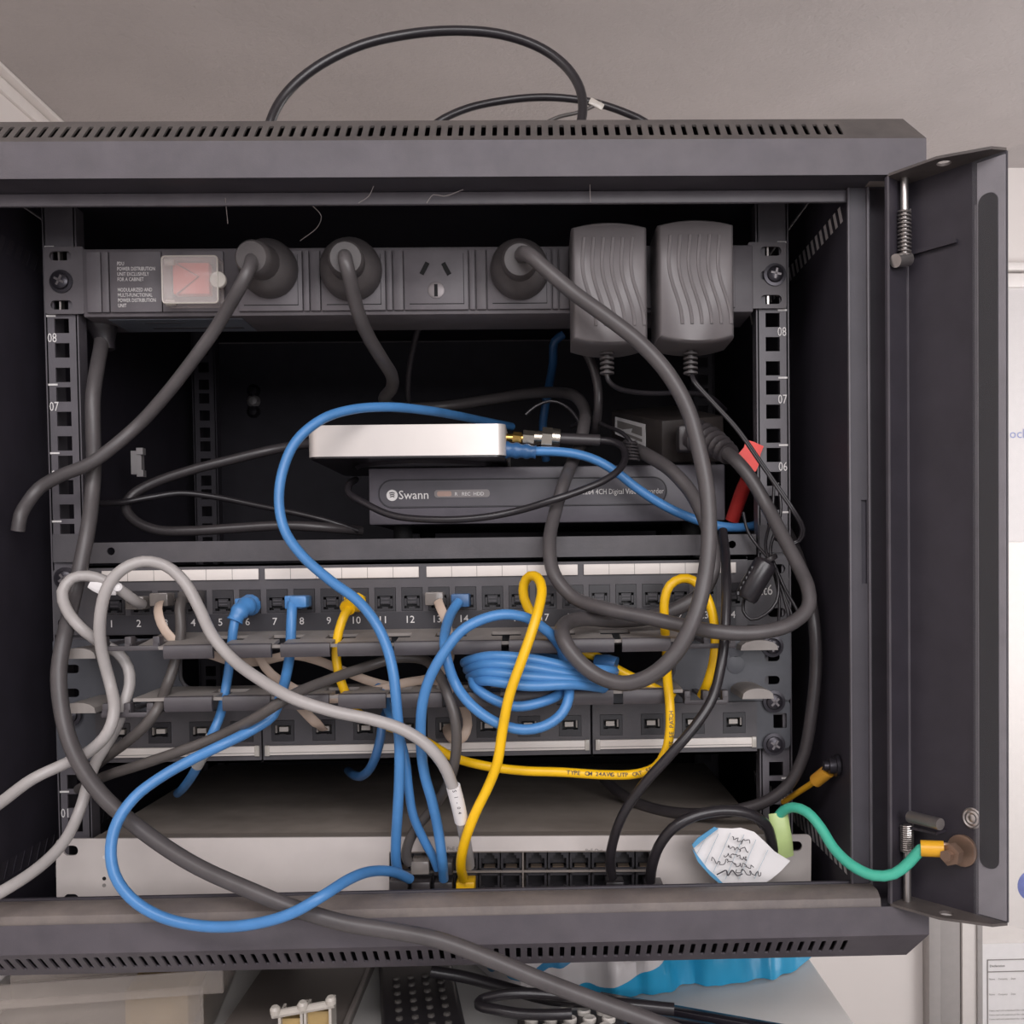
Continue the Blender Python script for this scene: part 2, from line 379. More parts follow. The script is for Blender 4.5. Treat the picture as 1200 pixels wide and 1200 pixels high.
# ================================================================== the cabinet
CAB = thing('rack_cabinet', 'open black wall rack cabinet with slotted lids and a swung glass door', 'cabinet', (0, 100, BT))
LX, LY, CH = 298.3, -97.0, 19.0
zTf = 27.6; zT0 = P(560, 207, LY).z; zB0 = P(560, 1073, LY).z; zBf = -427.8
YB = 420.0
def lid(name, zfold, zopen, sgn, m, m2):
    """a pan: front/side walls between zopen and zfold, then 45 degree chamfers, then the flat top; the front chamfer has real slots"""
    mb = MB(); zt = zfold+sgn*CH; zo = zopen
    SI = 6.5
    ring = lambda i, z: [(-LX+i*SI/CH, LY+i, z), (LX-i*SI/CH, LY+i, z), (LX-i*SI/CH, YB-i, z), (-LX+i*SI/CH, YB-i, z)]
    a, b, c = ring(0, zo), ring(0, zfold), ring(CH, zt)
    sd = ring(0, zfold-sgn*6)
    mb.add(a[:2]+b[:2], [(0, 1, 3, 2)])
    mb.add(a+b+c+sd, ([(13, 14, 6, 5), (15, 12, 4, 7)] if sgn > 0 else [])+[(14, 15, 7, 6), (5, 6, 10, 9), (6, 7, 11, 10), (7, 4, 8, 11), (8, 9, 10, 11)])
    L = part(name, mb, m, CAB)
    # slotted front chamfer
    h = CH*math.sqrt(2)
    holes = []
    n = 80
    for i in range(n):
        x = -251+i*(502/(n-1)); holes.append(rrect(x-1.35, x+1.35, h*0.20, h*0.74, 0.9, 2))
    ev = V3((0, 1, sgn)).normalized(); en = V3((0, 1, -sgn)).normalized()
    g = MB().poly([(-LX, 0), (LX, 0), (LX-SI, h), (-LX+SI, h)], holes, (0, LY, zfold), (1, 0, 0), ev, en, 1.2)
    part('slotted_chamfer', g, m2, L)
    return L
LT = lid('top_lid', zTf, zT0, 1, M_LID, M_LIDTOP)
LB = lid('bottom_lid', zBf, zB0, -1, M_LID, M_LID)
# inner liners close the lids behind the slots
part('lid_liner', MB().box(-LX+4, LX-4, LY+34, YB-2, zTf+2, zTf+4), M_INNER, LT)
part('lid_liner', MB().box(-LX+4, LX-4, LY+34, YB-2, zBf-13, zBf-12), M_INNER, LB)
# front frame: underside of lid, worn lip, stiles
FY = -74.0
zl1 = P(560, 224, FY).z; zl0 = P(560, 239, FY).z
part('front_lip', MB().box(-290, 268, FY, FY+3, zl0, zl1, 1), M_RAIL, CAB, 'worn grey upper front lip')
part('lid_underside', MB().box(-LX+1, LX-1, LY+1.5, FY+10, zl1, zl1+2), M_BLK, CAB)
zb1 = P(560, 1042, FY).z; zb2 = P(560, 1052, FY-12).z; zb3 = P(560, 1066, LY+4).z
bl = MB()
bl.box(-290, 268, FY, FY+3, zb1-10, zb1, 1)
part('lower_lip', bl, M_BLK, CAB)
bl = MB(); prof = [(FY, zb2-1), (FY-4, zb2+1), (LY+8, zb3+5), (LY+3, zb3+2), (LY+2, zb3-3), (FY, zb3-3)]
n = len(prof); bl.add([(-294, y, z) for y, z in prof]+[(271, y, z) for y, z in prof], [tuple(range(n)), tuple(range(2*n-1, n-1, -1))]+[(i, (i+1) % n, n+(i+1) % n, n+i) for i in range(n)])
part('dusty_lower_lip', bl, M_LIP, CAB, 'dusty worn lower lip')
part('lower_recess', MB().box(-LX+1, LX-1, LY+4, FY+10, zb3-6, zb3-3), M_BLK, CAB)
# side panels with slanted vent slots near the top and the foot
IX = 260.0
def side(sgn):
    holes = []
    for zc in (P(988, 252, -60).z, P(988, 1012, -60).z):
        for i in range(26):
            y = -58+i*10.3; pass
            w_ = 6.4 if zc > -100 else 7.4; holes.append([(y+5, zc+5.5), (y+5-w_, zc+5.5), (y-1-w_, zc-5.5), (y-1, zc-5.5)])
    o = [(FY, zBf-11), (YB-3, zBf-11), (YB-3, zTf+1.5), (FY, zTf+1.5)]
    mb = MB().poly(o, holes, (sgn*IX, 0, 0), (0, 1, 0), (0, 0, 1), (sgn, 0, 0), 0.3)
    q = part('side_panel', mb, M_INNER, CAB)
    for zc in (P(988, 252, -60).z, P(988, 1012, -60).z):
        part('vent_tone_backing', MB().box(sgn*(IX+0.6), sgn*(IX+1.4), -70, 214, zc-7.5, zc+7.5), M_VENTLIGHT if sgn > 0 else M_BLK, q)  # added strips: pale for daylight through right slots, dark for dim left ones
    return q
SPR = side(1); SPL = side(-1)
part('back_panel', MB().box(-IX, IX, YB-6, YB-3, zBf-11, zTf), M_INNER, CAB)
part('inner_floor', MB().box(-IX+1, IX-1, FY+4, YB-7, zBf-11, zBf-9), M_INNER, CAB)
# right stile and hinge post
x0 = IX; x1 = P(1017, 620, FY).x; x2 = P(1041, 620, FY).x
sl0, sl1 = P(1015, 684, FY).z, P(1015, 586, FY).z
st = MB().plate([(x0, zb1-6), (x1, zb1-6), (x1, zl1), (x0, zl1)], [rrect(x1-4.5, x1-1.2, sl0, sl1)], FY-2, 2)
part('stile', st, M_BLK, CAB)
part('slot_dark_backing', MB().box(x1-8, x1+0.7, FY, FY+1, sl0-8, sl1+8), M_INNER, CAB)  # added dark backing, keeps the bright room from showing through the slot
part('stile_edge', MB().box(x1-0.8, x1+0.8, FY-4, FY, zb1-6, zl1, 0.4), M_RAIL, CAB)
part('stile_edge', MB().box(x0-0.6, x0+0.6, FY-3, FY, zb1-6, zl1, 0.3), M_RAIL, CAB)
part('hinge_post', MB().box(x1+0.8, x2+10, FY+2, FY+6, zb1-10, zl1), M_DOOR, CAB)
part('corner_bracket', MB().box(P(1008, 215, FY).x, P(1040, 215, FY).x, FY-14, FY-2, P(1020, 222, FY).z, P(1020, 210, FY).z, 2), M_LIP, CAB)
for x in (-210, 210):
    for y in (280, 385): part('foot', MB().box(x-25, x+25, y-25, y+25, BT, zBf-CH, 2), M_BLK, CAB)
# mounting rails
def rail(sgn, Y, zt=26, zb=-422, label=None):
    xo, xi = sgn*242.5, sgn*222.5; holes = []
    for k in range(9):
        for d in (6.35, 22.2, 38.1):
            z = -k*U-d; holes.append(rrect(sgn*232.5-4.7, sgn*232.5+4.7, z-4.7, z+4.7))
    mb = MB().plate(rrect(min(xo, xi), max(xo, xi), zb, zt), holes, Y, 1.8)
    mb.box(xo-0.9, xo+0.9, Y, Y+24, zb, zt); mb.box(xi-0.9, xi+0.9, Y, Y+12, zb, zt)
    return part('mounting_rail', mb, M_RAIL if Y < 100 else M_BLK, CAB)
for sgn in (-1, 1):
    r = rail(sgn, 0.0); rail(sgn, 285.0)
    mk = MB()
    for k in range(9): mk.box(sgn*242-0, sgn*236, -0.5, -0.05, -k*U-0.6, -k*U+0.6)
    part('unit_marks', mk, M_PRINT, r, 'white unit marks')
    nm = MB()
    for k in range(9): text_mb('%02d' % (9-k), 8.5, (sgn*238.6, -0.5, -k*U-17), align='CENTER', mb=nm, xs=0.72)
    part('unit_numbers', nm, M_PRINT, r, 'white printed unit numbers')
    for q in ((244, IX-1, 26, 30, -420, -412), (228, 240, 26, 284, -428, -424)): part('rail_carrier', MB().box(sgn*q[0], sgn*q[1], *q[2:]), M_BLK, CAB)
# ---- the swung door: hinge at D0, face direction DD, inner side DN
D0 = V3((292, -84, 0)); DD = V3((0.6, -0.8, 0)); DN = V3((-0.8, -0.6, 0))
dzt = P(1068, 216, -84).z; dzb = P(1068, 1050, -84).z; TW = 60.0; FLG = 20.0
DOOR = part('door', MB().poly(rrect(0, TW, dzb, dzt), [], D0, DD, VZ, -DN, 1.5), M_DOOR, CAB)
part('hinge_flange', MB().poly(rrect(0, FLG, dzb, dzt), [], D0, DN, VZ, -DD, 1.5), M_DOOR, DOOR)
fl = [(0, 0), (TW, 0), (TW-4, FLG*0.42), (TW*0.52, FLG), (0, FLG)]
part('flange', MB().poly(fl, [circ(TW*0.5, FLG*0.55, 4.0)], D0+VZ*dzt, DD, DN, VZ, 1.5), M_DUSTYFL, DOOR, 'upper flange with a round hole')
part('flange', MB().poly(fl, [circ(TW*0.5, FLG*0.55, 4.0)], D0+VZ*dzb, DD, DN, -VZ, 1.5), M_DUSTYFL, DOOR, 'dusty lower flange with a round hole')
part('fold', MB().poly(rrect(TW*0.70, TW*0.73, dzb, dzt-24), [], D0+DN*0.6, DD, VZ, -DN, 0.6), M_RAIL, DOOR)
part('fold', MB().poly(rrect(-0.8, 0.8, dzb, dzt), [], D0+DN*1.0, DD, VZ, -DN, 1.0), M_RAIL, DOOR)
part('fold', MB().poly(rrect(FLG-0.8, FLG, dzb, dzt), [], D0+DD*1.0, DN, VZ, -DD, 1.0), M_RAIL, DOOR)
# tinted pane with a dark clamp pad, running on past the metal strip
part('glass_pane', MB().poly(rrect(TW*0.73, 470, dzb+1, dzt-2), [], D0+DN*2, DD, VZ, -DN, -4), M_GLASS, DOOR)
part('glued_edge', MB().poly(rrect(TW*0.73, TW-0.4, dzb+1, dzt-2), [], D0+DN*1.0, DD, VZ, -DN, 0.9), mat('grey_adhesive', '8a868b', 0.4), DOOR)
part('clamp_pad', MB().poly(rrect(TW*0.745, TW*0.93, dzb+28, dzt-20, 5, 6), [], D0+DN*1.7, DD, VZ, -DN, 1.3), mat('dark_rubber_pad', '17151a', 0.35), DOOR)
def on_door(u, z, n=0): return D0+DD*u+DN*n+VZ*z
def spring_pin(top):
    c = D0+DN*9+DD*4
    if top: za, zb_, zc = dzt+2, P(1062, 262, -92).z, P(1062, 305, -92).z
    else: za, zb_, zc = dzb, P(1066, 1010, -92).z, P(1066, 966, -92).z
    g = part('hinge_pin', MB().cyl(c+VZ*za, c+VZ*zc, 2.2, 12), M_STEEL, DOOR, 'bright steel %s hinge pin' % ('upper' if top else 'lower'))
    pts = []; n = 130
    for i in range(n+1):
        w = i/n*2*math.pi*13; z = (P(1062, 246, -92).z if top else zb_+6)*(1-i/n)+zc*i/n
        pts.append(c+V3((math.cos(w)*3.5, math.sin(w)*3.5, z)))
    part('spring', MB().tube(pts, 0.55, 6), M_STEEL, g)
    if top:
        part('pin_handle', MB().cyl(c+VZ*(zc+1)+DN*-3, c+VZ*(zc-2)+DN*9, 4.2, 14, 3.8), M_STEEL, g)
        part('pin_plate', MB().box(-1, 30, -0.8, 0.8, -1, 1.2, M=Matrix.Translation(on_door(2, zc+5, 2)) @ Matrix.Rotation(math.atan2(DD.y, DD.x), 4, 'Z')), M_DOOR, g)
    else:
        part('pin_plate', MB().box(-6, 22, -5, 5, -0.8, 0.8, M=Matrix.Translation(on_door(2, zc-1, 6)) @ Matrix.Rotation(math.atan2(DD.y, DD.x), 4, 'Z')), M_DOOR, g)
        part('pin_handle', MB().cyl(P(1066, 957, -98), P(1102, 966, -118), 3.4, 14), M_STEEL, g)
spring_pin(True); spring_pin(False)
# earth stud on the door and on the side wall
eb = P(1118, 997, -112)
g = part('earth_stud', MB().lathe(on_door(34, eb.z, 0), DN, [(9, 0), (9, 2), (8, 2.2)], 20), M_COPPER, DOOR, 'copper earth bolt')
part('nut', MB().lathe(on_door(34, eb.z, 9.5), DN, [(6.4, 0), (6.4, 5), (3.4, 5.2), (3.4, 9)], 6), M_COPPER, g)
part('screw_hole', MB().lathe(on_door(TW*0.66, P(1138, 960, -118).z, 0.2), DN, [(6, 0), (6, 0.5), (5.2, 0.9), (4.4, 0.5), (3.2, 0.9), (2.2, 0.5), (1, 0.9)], 20), M_STEEL, DOOR, 'silver ringed cap')
eb2 = V3((IX-2, P(985, 897, -55).y, 0)); eb2 = V3((IX-1, -52, P(985, 897, -52).z))
part('earth_stud', MB().lathe(eb2, (-1, 0, 0), [(7, 0), (7, 2), (5, 2.2), (5, 6), (3, 6.2), (3, 9)], 12), M_SCREW, SPR, 'dark earth bolt on side wall')
# little fittings at the back
c = P(158, 542, 120)
part('clip', MB().box(c.x-3, c.x+5, 120, 126, c.z-9, c.z+9).box(c.x+2, c.x+7, 118, 124, c.z+6, c.z+11).box(c.x+2, c.x+7, 118, 124, c.z-11, c.z-6), M_BRIGHT, CAB, 'bright zinc clip')
for py in (458, 470, 482):
    c = P(297, py, YB-8); part('bolt_head', MB().lathe((c.x, YB-6, c.z), (0, -1, 0), [(7, 0), (7, 2), (4, 5), (1, 5.4)], 14), M_SCREW if py != 470 else M_BRIGHT, CAB)
# ================================================================== screws and jacks, shared meshes
def screw_mesh(r):
    mb = MB().lathe((0, 0, 0), (0, -1, 0), [(r, 0), (r, 1.0), (r*0.72, 1.2), (r*0.70, 3.0), (r*0.5, 3.8), (0.3, 4.0)], 20)
    return local_mesh('screw', mb, M_SCREW)
SCREW = screw_mesh(7.4)
crossmb = MB().box(-3.4, 3.4, -4.3, -3.4, -0.7, 0.7).box(-0.7, 0.7, -4.3, -3.4, -3.4, 3.4)
CROSS = local_mesh('cross_recess', crossmb, mat('screw_recess', '6b6668', 0.35, metal=0.4))
def screw(parent, px, py, Y):
    p = P(px, py, Y); s = shared('screw', SCREW, parent, p); c = shared('cross_recess', CROSS, s, p); c.location = (0, 0, 0)
    c.rotation_euler = (0, random.uniform(0, 1.5), 0); return s
# ================================================================== power distribution unit
PY = -6.0
PDU = thing('power_strip', 'dark grey rack power strip across the top bearing plugs and adapters', 'power strip', (0, 10, -44))
pz1 = P(490, 290, PY).z; pz0 = P(490, 366, PY).z
pxl, pxr = -216.5, 219.0
part('housing', MB().box(pxl, pxr, PY+2, 40, pz0-1, pz1+1, 1.0), M_PDU, PDU)
for sgn in (-1, 1):
    xo = sgn*241.3; xi = sgn*216.0
    hs = [rrect(sgn*231-7, sgn*231+7, z-3, z+3, 2.9) for z in (-6.5, -22.2, -38)]
    e = part('ear', MB().plate(rrect(min(xo, xi), max(xo, xi), -43.8, -0.6, 1.5), hs, -2.8, 2), M_PDU, PDU)
    for z in (-6.5, -38): part('cage_nut', MB().box(sgn*231-2.2, sgn*231-1, -1, 4, z-4, z+4), M_STEEL, e)
screw(PDU, 72, 330, -3); screw(PDU, 908, 322, -3)
def pbox(parent, name, m, xa, xb, ya, yb, Yf, Yb, bev=0.6, ref=None):
    """a box whose front face covers the given pixels on depth Yf"""
    c = ((xa+xb)/2, (ya+yb)/2) if ref is None else ref
    return part(name, MB().box(P(xa, c[1], Yf).x, P(xb, c[1], Yf).x, Yf, Yb, P(c[0], yb, Yf).z, P(c[0], ya, Yf).z, bev), m, parent)
def ybar(py490, px): return py490+(490-px)*0.0095     # rows tilt with the hand-held frame
def module(xa, xb, name='socket_module', m=M_PDU2, Y=PY-0.5): return part(name, MB().box(P(xa, 330, Y).x, P(xb, 330, Y).x, Y, PY+3, pz0+1.5, pz1-1.5, 0.5), m, PDU)
module(101, 118, 'end_cap'); module(119, 127, 'end_cap'); module(128.5, 189, 'text_plate'); module(190, 262, 'switch_plate')
for i in range(6):
    a = 279+97.3*i
    mo = module(a, a+75)
    q = MB(); xa, xb = P(a+6, 330, PY-1).x, P(a+70, 330, PY-1).x; za = pz0+5
    q.box(xa, xb, PY-0.7, PY-0.4, za, za+0.5); q.box(xb-0.3, xb, PY-0.7, PY-0.4, za, pz1-4)
    part('score_line', q, M_HOLE, mo)
    module(a+76.5, a+83, 'spacer'); module(a+84.5, a+96, 'spacer', M_PDU)
    if i == 2:
        s = MB()
        for cxp, cyp, ang in ((497.5, 314.5, -28), (523, 315, 28)):
            c = P(cxp, cyp, PY-0.8); s.box(-1.4, 1.4, -0.4, 0.5, -4.2, 4.2, M=Matrix.Translation(c) @ Matrix.Rotation(math.radians(-ang), 4, 'Y'))
        part('slot', s, M_HOLE, mo)
        c = P(511, 340, PY-0.6)
        part('earth_hole', MB().lathe(c, (0, -1, 0), [(5.4, 0), (5.4, 0.4), (4.6, 0.7)], 20), mat('dull_steel', '807a7b', 0.45, metal=0.5), mo)
        part('earth_slot', MB().box(c.x-1.1, c.x+1.1, c.y-1.1, c.y, c.z-4.2, c.z+3.6), M_HOLE, mo)
tp = P(137, 311, PY-1.2)
print_part('printed_text', 'PDU\nPOWER DISTRIBUTION\nUNIT EXCLUSIVELY\nFOR A CABINET\n\nMODULARIZED AND\nMULTI-FUNCTIONAL\nPOWER DISTRIBUTION\nUNIT', 3.35, tp, M_PRINT, PDU, 'white printed text', space=1.0, xs=0.70)
# rocker switch under a clear flap
sw = part('rocker', MB().box(P(204, 330, -10).x, P(247, 330, -10).x, -13, -4, P(226, 346, -10).z, P(226, 309, -10).z, 1.2), M_REDSW, PDU, 'red rocker switch')
tri = MB().tube([P(207, 309, -14), P(233, 324, -14), P(207, 345, -14)], 0.5, 6); part('switch_mark', tri, mat('dark_red_mark', '8c2a26', 0.4), sw)
cv = MB(); xa, xb = P(190, 330, -20).x, P(255, 330, -20).x; za, zb_ = P(222, 355, -20).z, P(222, 300, -20).z
cv.box(xa, xb, -20.5, -19.3, za, zb_, 0.4)
for q in ((xa, xa+1.2, za, zb_), (xb-1.2, xb, za, zb_), (xa, xb, za, za+1.2), (xa, xb, zb_-1.2, zb_)): cv.box(q[0], q[1], -19.3, -7, q[2], q[3])
COV = part('switch_cover', cv, M_CLEARCOVER, PDU, 'clear plastic switch cover')
part('cover_rim', MB().tube([V3((x, -20, z)) for x, z in rrect(xa, xb, za, zb_, 2, 3)]+[V3((xb-2, -20, za))], 0.55, 6), M_CLEARDIV, COV)
part('cover_tab', MB().lathe((xb, -17, (za+zb_)/2), (0, -1, 0), [(5.2, 0), (5.2, 2.5), (4.8, 3)], 18), M_CLEARDIV, COV)
for z in (za+1, zb_-3): part('cover_hinge', MB().cyl((xa+1, -17, z), (xa+7, -17, z), 2, 10), M_CLEARDIV, COV)
lx = [P(126, 370, 0).x, P(283, 370, 0).x]
part('rating_sticker', MB().box(lx[0], lx[1], 2, 36, pz0-1.5, pz0-1.05), mat('foil_sticker', '6a6f78', 0.35), PDU, 'grey foil sticker underneath')
part('sticker_print', MB().box(lx[0]+20, lx[1]-6, 24, 28, pz0-1.7, pz0-1.5).box(lx[0]+20, lx[1]-40, 10, 12, pz0-1.7, pz0-1.5), M_INK, PDU)
part('cord_gland', MB().lathe(P(118, 372, 22), (0.15, 0, -1), [(11, -4), (11, 6), (8.5, 10), (6.5, 16), (5.5, 22)], 18), M_COAX, PDU)
# ---- the three round plugs and their cords
def round_plug(root, cx, cy, rpx, kx, ky, cordm):
    r = rpx/1200*(678+PY)*0.98
    c = P(cx, cy, PY-2); k = P(kx, ky, PY-38)
    part('plug_body', MB().lathe(c, (0, -1, 0), [(r, 0), (r, 3), (r*0.97, 8), (r*0.86, 13), (r*0.62, 17), (r*0.5, 19)], 32), M_PLUG, root)
    c2 = c+V3((0, -14, 0)); ax = k-c2
    part('plug_neck', MB().lathe(c2, ax, [(11.2, 0), (11.2, ax.length*0.7), (10.8, ax.length*0.9), (9.4, ax.length)], 24), M_PLUG, root)
    return k
def cable(root, name, m, pts, r, step=4, flat=None, n=12, label=None, extra3d=None):
    c = px_path(pts)
    if extra3d: c = extra3d(c)
    sp = spline(c, step)
    o = part(name, MB().tube(sp, r, n, flat), m, root, label, ang=60); return sp
W_ = lambda px, py, Y: P(px, py, Y)
t = thing('power_cable', 'grey power cord from the leftmost round plug down to the left wall', 'power cord', P(315, 340, -8))
k = round_plug(t, 316, 316, 33.5, 294, 301, M_CORD)
cable(t, 'cord', M_CORD, [(295, 303, -40), (292, 315, -52), (282, 335, -52), (270, 356, -45), (252, 386, -36), (226, 422, -30), (198, 458, -24), (166, 494, -18), (132, 524, -22), (104, 544, -24), (72, 557, -24), (46, 572, -24), (33, 588, -28), (24, 604, -34), (21, 622, -34)], 4.1)
t = thing('power_cable', 'grey power cord from the second round plug, ending in a ridged connector', 'power cord', P(412, 340, -8))
k = round_plug(t, 412, 317, 36, 405, 302, M_CORD)
cable(t, 'cord', M_CORD, [(404, 300, -42), (405, 306, -54), (409, 322, -52), (414, 345, -44), (421, 370, -34), (432, 395, -20), (447, 420, 0), (459, 440, 30), (459, 455, 60), (450, 468, 90), (470, 478, 150), (520, 476, 170), (570, 469, 160), (615, 462, 140), (655, 460, 110), (676, 466, 80), (686, 483, 60), (684, 500, 44), (680, 519, 38), (671, 541, 26), (661, 566, 2), (652, 595, -6), (644, 635, -22), (649, 672, -34), (672, 700, -42), (712, 714, -56), (760, 724, -66), (800, 733, -74), (845, 741, -84), (890, 741, -84), (925, 732, -80), (947, 712, -74), (947, 690, -68), (935, 662, -56), (918, 630, -44), (898, 592, -30), (878, 558, -24), (862, 539, -18), (852, 531, -8)], 4.4)
bt = spline([P(854, 532, -8), P(842, 523, 4), P(828, 515, 16), P(812, 510, 24)], 2)
rads = [6.2+0.25*i+(1.1 if (i % 3 == 0) else 0) for i in range(len(bt))]
part('connector', MB().tube(bt, 7, 14, rads=rads), M_CORDB, t, 'black ridged appliance connector')
part('connector_body', MB().box(P(793, 516, 30).x, P(816, 516, 30).x, 20, 36, P(800, 530, 30).z, P(800, 500, 30).z, 2), M_CORDB, t)
t = thing('power_cable', 'thick grey power cord from the third round plug, looped over both patch panels', 'power cord', P(610, 340, -8))
k = round_plug(t, 609, 317, 34.5, 609, 304, M_CORD)
cable(t, 'cord', M_CORD, [(612, 304, -36), (613, 297, -50), (622, 300, -58), (640, 316, -62), (672, 343, -66), (712, 372, -72), (750, 402, -76), (782, 437, -78), (806, 480, -80), (820, 530, -82), (829, 580, -84), (831, 625, -88), (827, 672, -92), (815, 720, -96), (792, 765, -96), (762, 792, -94), (730, 801, -90), (697, 790, -84), (672, 768, -82), (659, 745, -76), (663, 731, -60), (685, 725, -44), (720, 727, -37), (760, 724, -34), (795, 712, -34), (822, 695, -34), (835, 670, -34), (834, 640, -30), (824, 605, -18), (808, 575, -6), (786, 551, 4), (765, 537, 18), (748, 528, 34), (735, 522, 56)], 4.7)
# ---- two plug-in adapters
def adapter(xa, xb, ya, yb, label):
    Yf = -46.0
    t = thing('power_adapter', label, 'adapter', P((xa+xb)/2, yb, PY), 'plug-in adapters')
    x0, x1 = P(xa, 330, Yf).x, P(xb, 330, Yf).x; cxp = (xa+xb)/2
    zt, zb = P(cxp, ya+6, Yf).z, P(cxp, yb-7, Yf).z; w = x1-x0
    o = []
    for i in range(13): u = i/12; o.append((x1-1-(w-2)*u, zt+3.2*(1-(2*u-1)**2)))
    for i in range(13): u = i/12; o.append((x0+1+(w-2)*u, zb-3.8*(1-(2*u-1)**2)))
    mb = MB(); rings = [(1.0, PY-1, 0), (1.0, Yf+10, 0), (0.985, Yf+3, 0), (0.95, Yf+0.6, 0), (0.90, Yf-0.6, 0)]
    cx0, cz0 = (x0+x1)/2, (zt+zb)/2; n = len(o); vs = []
    for s_, y, _ in rings: vs += [(cx0+(x-cx0)*s_, y, cz0+(z-cz0)*(0.5+0.5*s_)) for x, z in o]
    fs = [(j*n+i, j*n+(i+1) % n, (j+1)*n+(i+1) % n, (j+1)*n+i) for j in range(len(rings)-1) for i in range(n)]
    fs += [tuple(range(n)), tuple(range(len(rings)*n-1, (len(rings)-1)*n-1, -1))]
    mb.add(vs, fs); b = part('shell', mb, M_ADAPT, t, ang=50)
    for i in range(6):
        q = []
        for k in range(17):
            u = k/16; q.append(V3((x0+w*(0.155+0.122*i)+w*0.04*math.sin((u-0.12)*math.pi*1.9)*-1+w*0.13*u*(1 if u > 0 else 0), Yf-0.3, zt-7-(zt-zb-15)*u)))
        part('rib', MB().tube(q, 1.25, 8), M_ADAPT, b)
    part('wave_rim', MB().box(x0+3, x1-3, Yf+14, Yf+16, zt-1, zt+3), M_PLUG, b)
    return t, x0, x1, zb
A1, ax0, ax1, azb = adapter(668, 761, 259, 404, 'grey plug-in adapter with wavy ribs, crossed by the thick cord')
A2, bx0, bx1, bzb = adapter(769, 863, 256, 402, 'grey plug-in adapter with wavy ribs beside the right rail, uncrossed')
def relief(t, px, ytop, ybot, Y):
    a, b = P(px, ytop, Y), P(px, ybot, Y)
    mb = MB().cyl(a+VZ*8, b, 2.0, 10)
    for i in range(5):
        z = a.z+(b.z-a.z)*(i+0.3)/5; mb.lathe((a.x, Y, z), (0, 0, -1), [(3.4, -0.2), (4.6, 0), (4.6, 1.2), (3.4, 1.5)], 14)
    part('strain_relief', mb, M_PLUG, t)
relief(A1, 711, 412, 440, -24); relief(A2, 809, 412, 440, -24)
cable(A1, 'lead', M_COAX, [(711, 438, -24), (713, 446, -24), (722, 454, -20), (740, 459, -12), (770, 461, 0), (800, 460, 10), (830, 464, 30), (850, 480, 60)], 1.6)
for o in (-1.3, 1.3):
    cable(A2, 'lead', M_COAX, [(810+o*.4, 436, -24), (813+o, 446, -28), (836+o, 472, -32), (864+o, 503, -36), (890+o, 540, -40), (912+o, 572, -42), (932+o, 602, -42), (941+o, 620, -38), (936+o, 634, -34), (922, 637+o, -34), (908, 630+o, -34)], 1.0, n=8)
# coiled thin lead and its ferrite hang by the right rail
lp = [[(871, 600, -14), (876, 622, -14), (888, 640, -18), (901, 655, -24), (912, 680, -30), (920, 705, -34), (924, 725, -36), (915, 738, -30)],
      [(907, 568, -10), (905, 600, -12), (897, 640, -20), (903, 660, -26), (916, 690, -32), (928, 722, -36), (930, 735, -32)],
      [(912, 566, -10), (915, 600, -14), (903, 642, -20), (905, 662, -24), (913, 700, -30), (912, 735, -30)],
      [(903, 655, -26), (912, 680, -34), (910, 705, -38), (897, 720, -38), (880, 726, -36), (871, 716, -34), (872, 702, -32)],
      [(905, 655, -26), (920, 690, -34), (934, 715, -36), (938, 728, -34)]]
for q in lp: cable(A2, 'lead', M_COAX, q, 1.05, n=8)
fa, fb = P(896, 662, -40), P(874, 700, -40)
fm = MB().lathe(fa, fb-fa, [(5, -3), (7.2, -1), (7.6, 1), (7.6, (fb-fa).length-1), (6.6, (fb-fa).length+1)], 16)
for i in range(6):
    c = fa+(fb-fa)*((i+0.6)/6.5)+V3((-6.6, -2, 0)); fm.box(c.x-1.3, c.x+1.3, c.y-2, c.y+2, c.z-1, c.z+1)
part('ferrite_choke', fm, M_COAX, A2, 'black ribbed ferrite choke')
part('cable_tie', MB().lathe(P(902, 655, -26), P(906, 662, -26)-P(900, 650, -26), [(5, -1.5), (5.4, 0), (5, 1.5)], 12), M_CORDB, A2)
# ================================================================== shelf, recorder, router, power brick
sx0, sx1 = -219.0, 219.5; sz1 = P(490, 631, -4).z; sz0 = P(490, 655, -4).z
t = thing('rack_shelf', 'black steel rack shelf under the video recorder', 'shelf', (0, 120, sz0))
hl = [circ(P(130, 646, -4).x, P(130, 646, -4).z, 2.6), circ(P(858, 638, -4).x, P(858, 638, -4).z, 2.6)]
part('shelf_front', MB().plate(rrect(sx0, sx1, sz0, sz1, 0), hl, -4, 1.6), M_PANEL, t)
part('shelf_deck', MB().box(sx0, sx1, -3, 270, sz1-1.5, sz1), M_INNER, t)
for sgn in (-1, 1): part('shelf_ear', MB().box(sgn*241, sgn*222, -2.6, -0.8, sz0+1, sz1+6), M_PANEL, t)
DYF = 40.0
dx0, dx1 = P(432, 580, DYF).x, P(850, 580, DYF).x; dz1 = P(640, 547, DYF).z; dz0 = P(640, 612, DYF).z
DVR = thing('video_recorder', 'charcoal video recorder with printed front badge on the shelf', 'recorder', ((dx0+dx1)/2, DYF+90, sz1))
part('body', MB().box(dx0+1, dx1-1, DYF+6, DYF+200, dz0, dz1, 1), M_INNER, DVR)
part('front_panel', MB().box(dx0, dx1, DYF, DYF+8, dz0-0.5, dz1+0.5, 1.5), mat('recorder_front', '57535a', 0.42, bump=0.02), DVR)
rx0, rx1 = P(444, 580, DYF).x, P(781, 580, DYF).x; rz1 = P(600, 561, DYF).z; rz0 = P(600, 593, DYF).z
part('recess', MB().plate(rrect(rx0, rx1, rz0, rz1, (rz1-rz0)/2-0.1, 8), [], DYF-0.5, 0.4), mat('recorder_recess', '444047', 0.4), DVR)
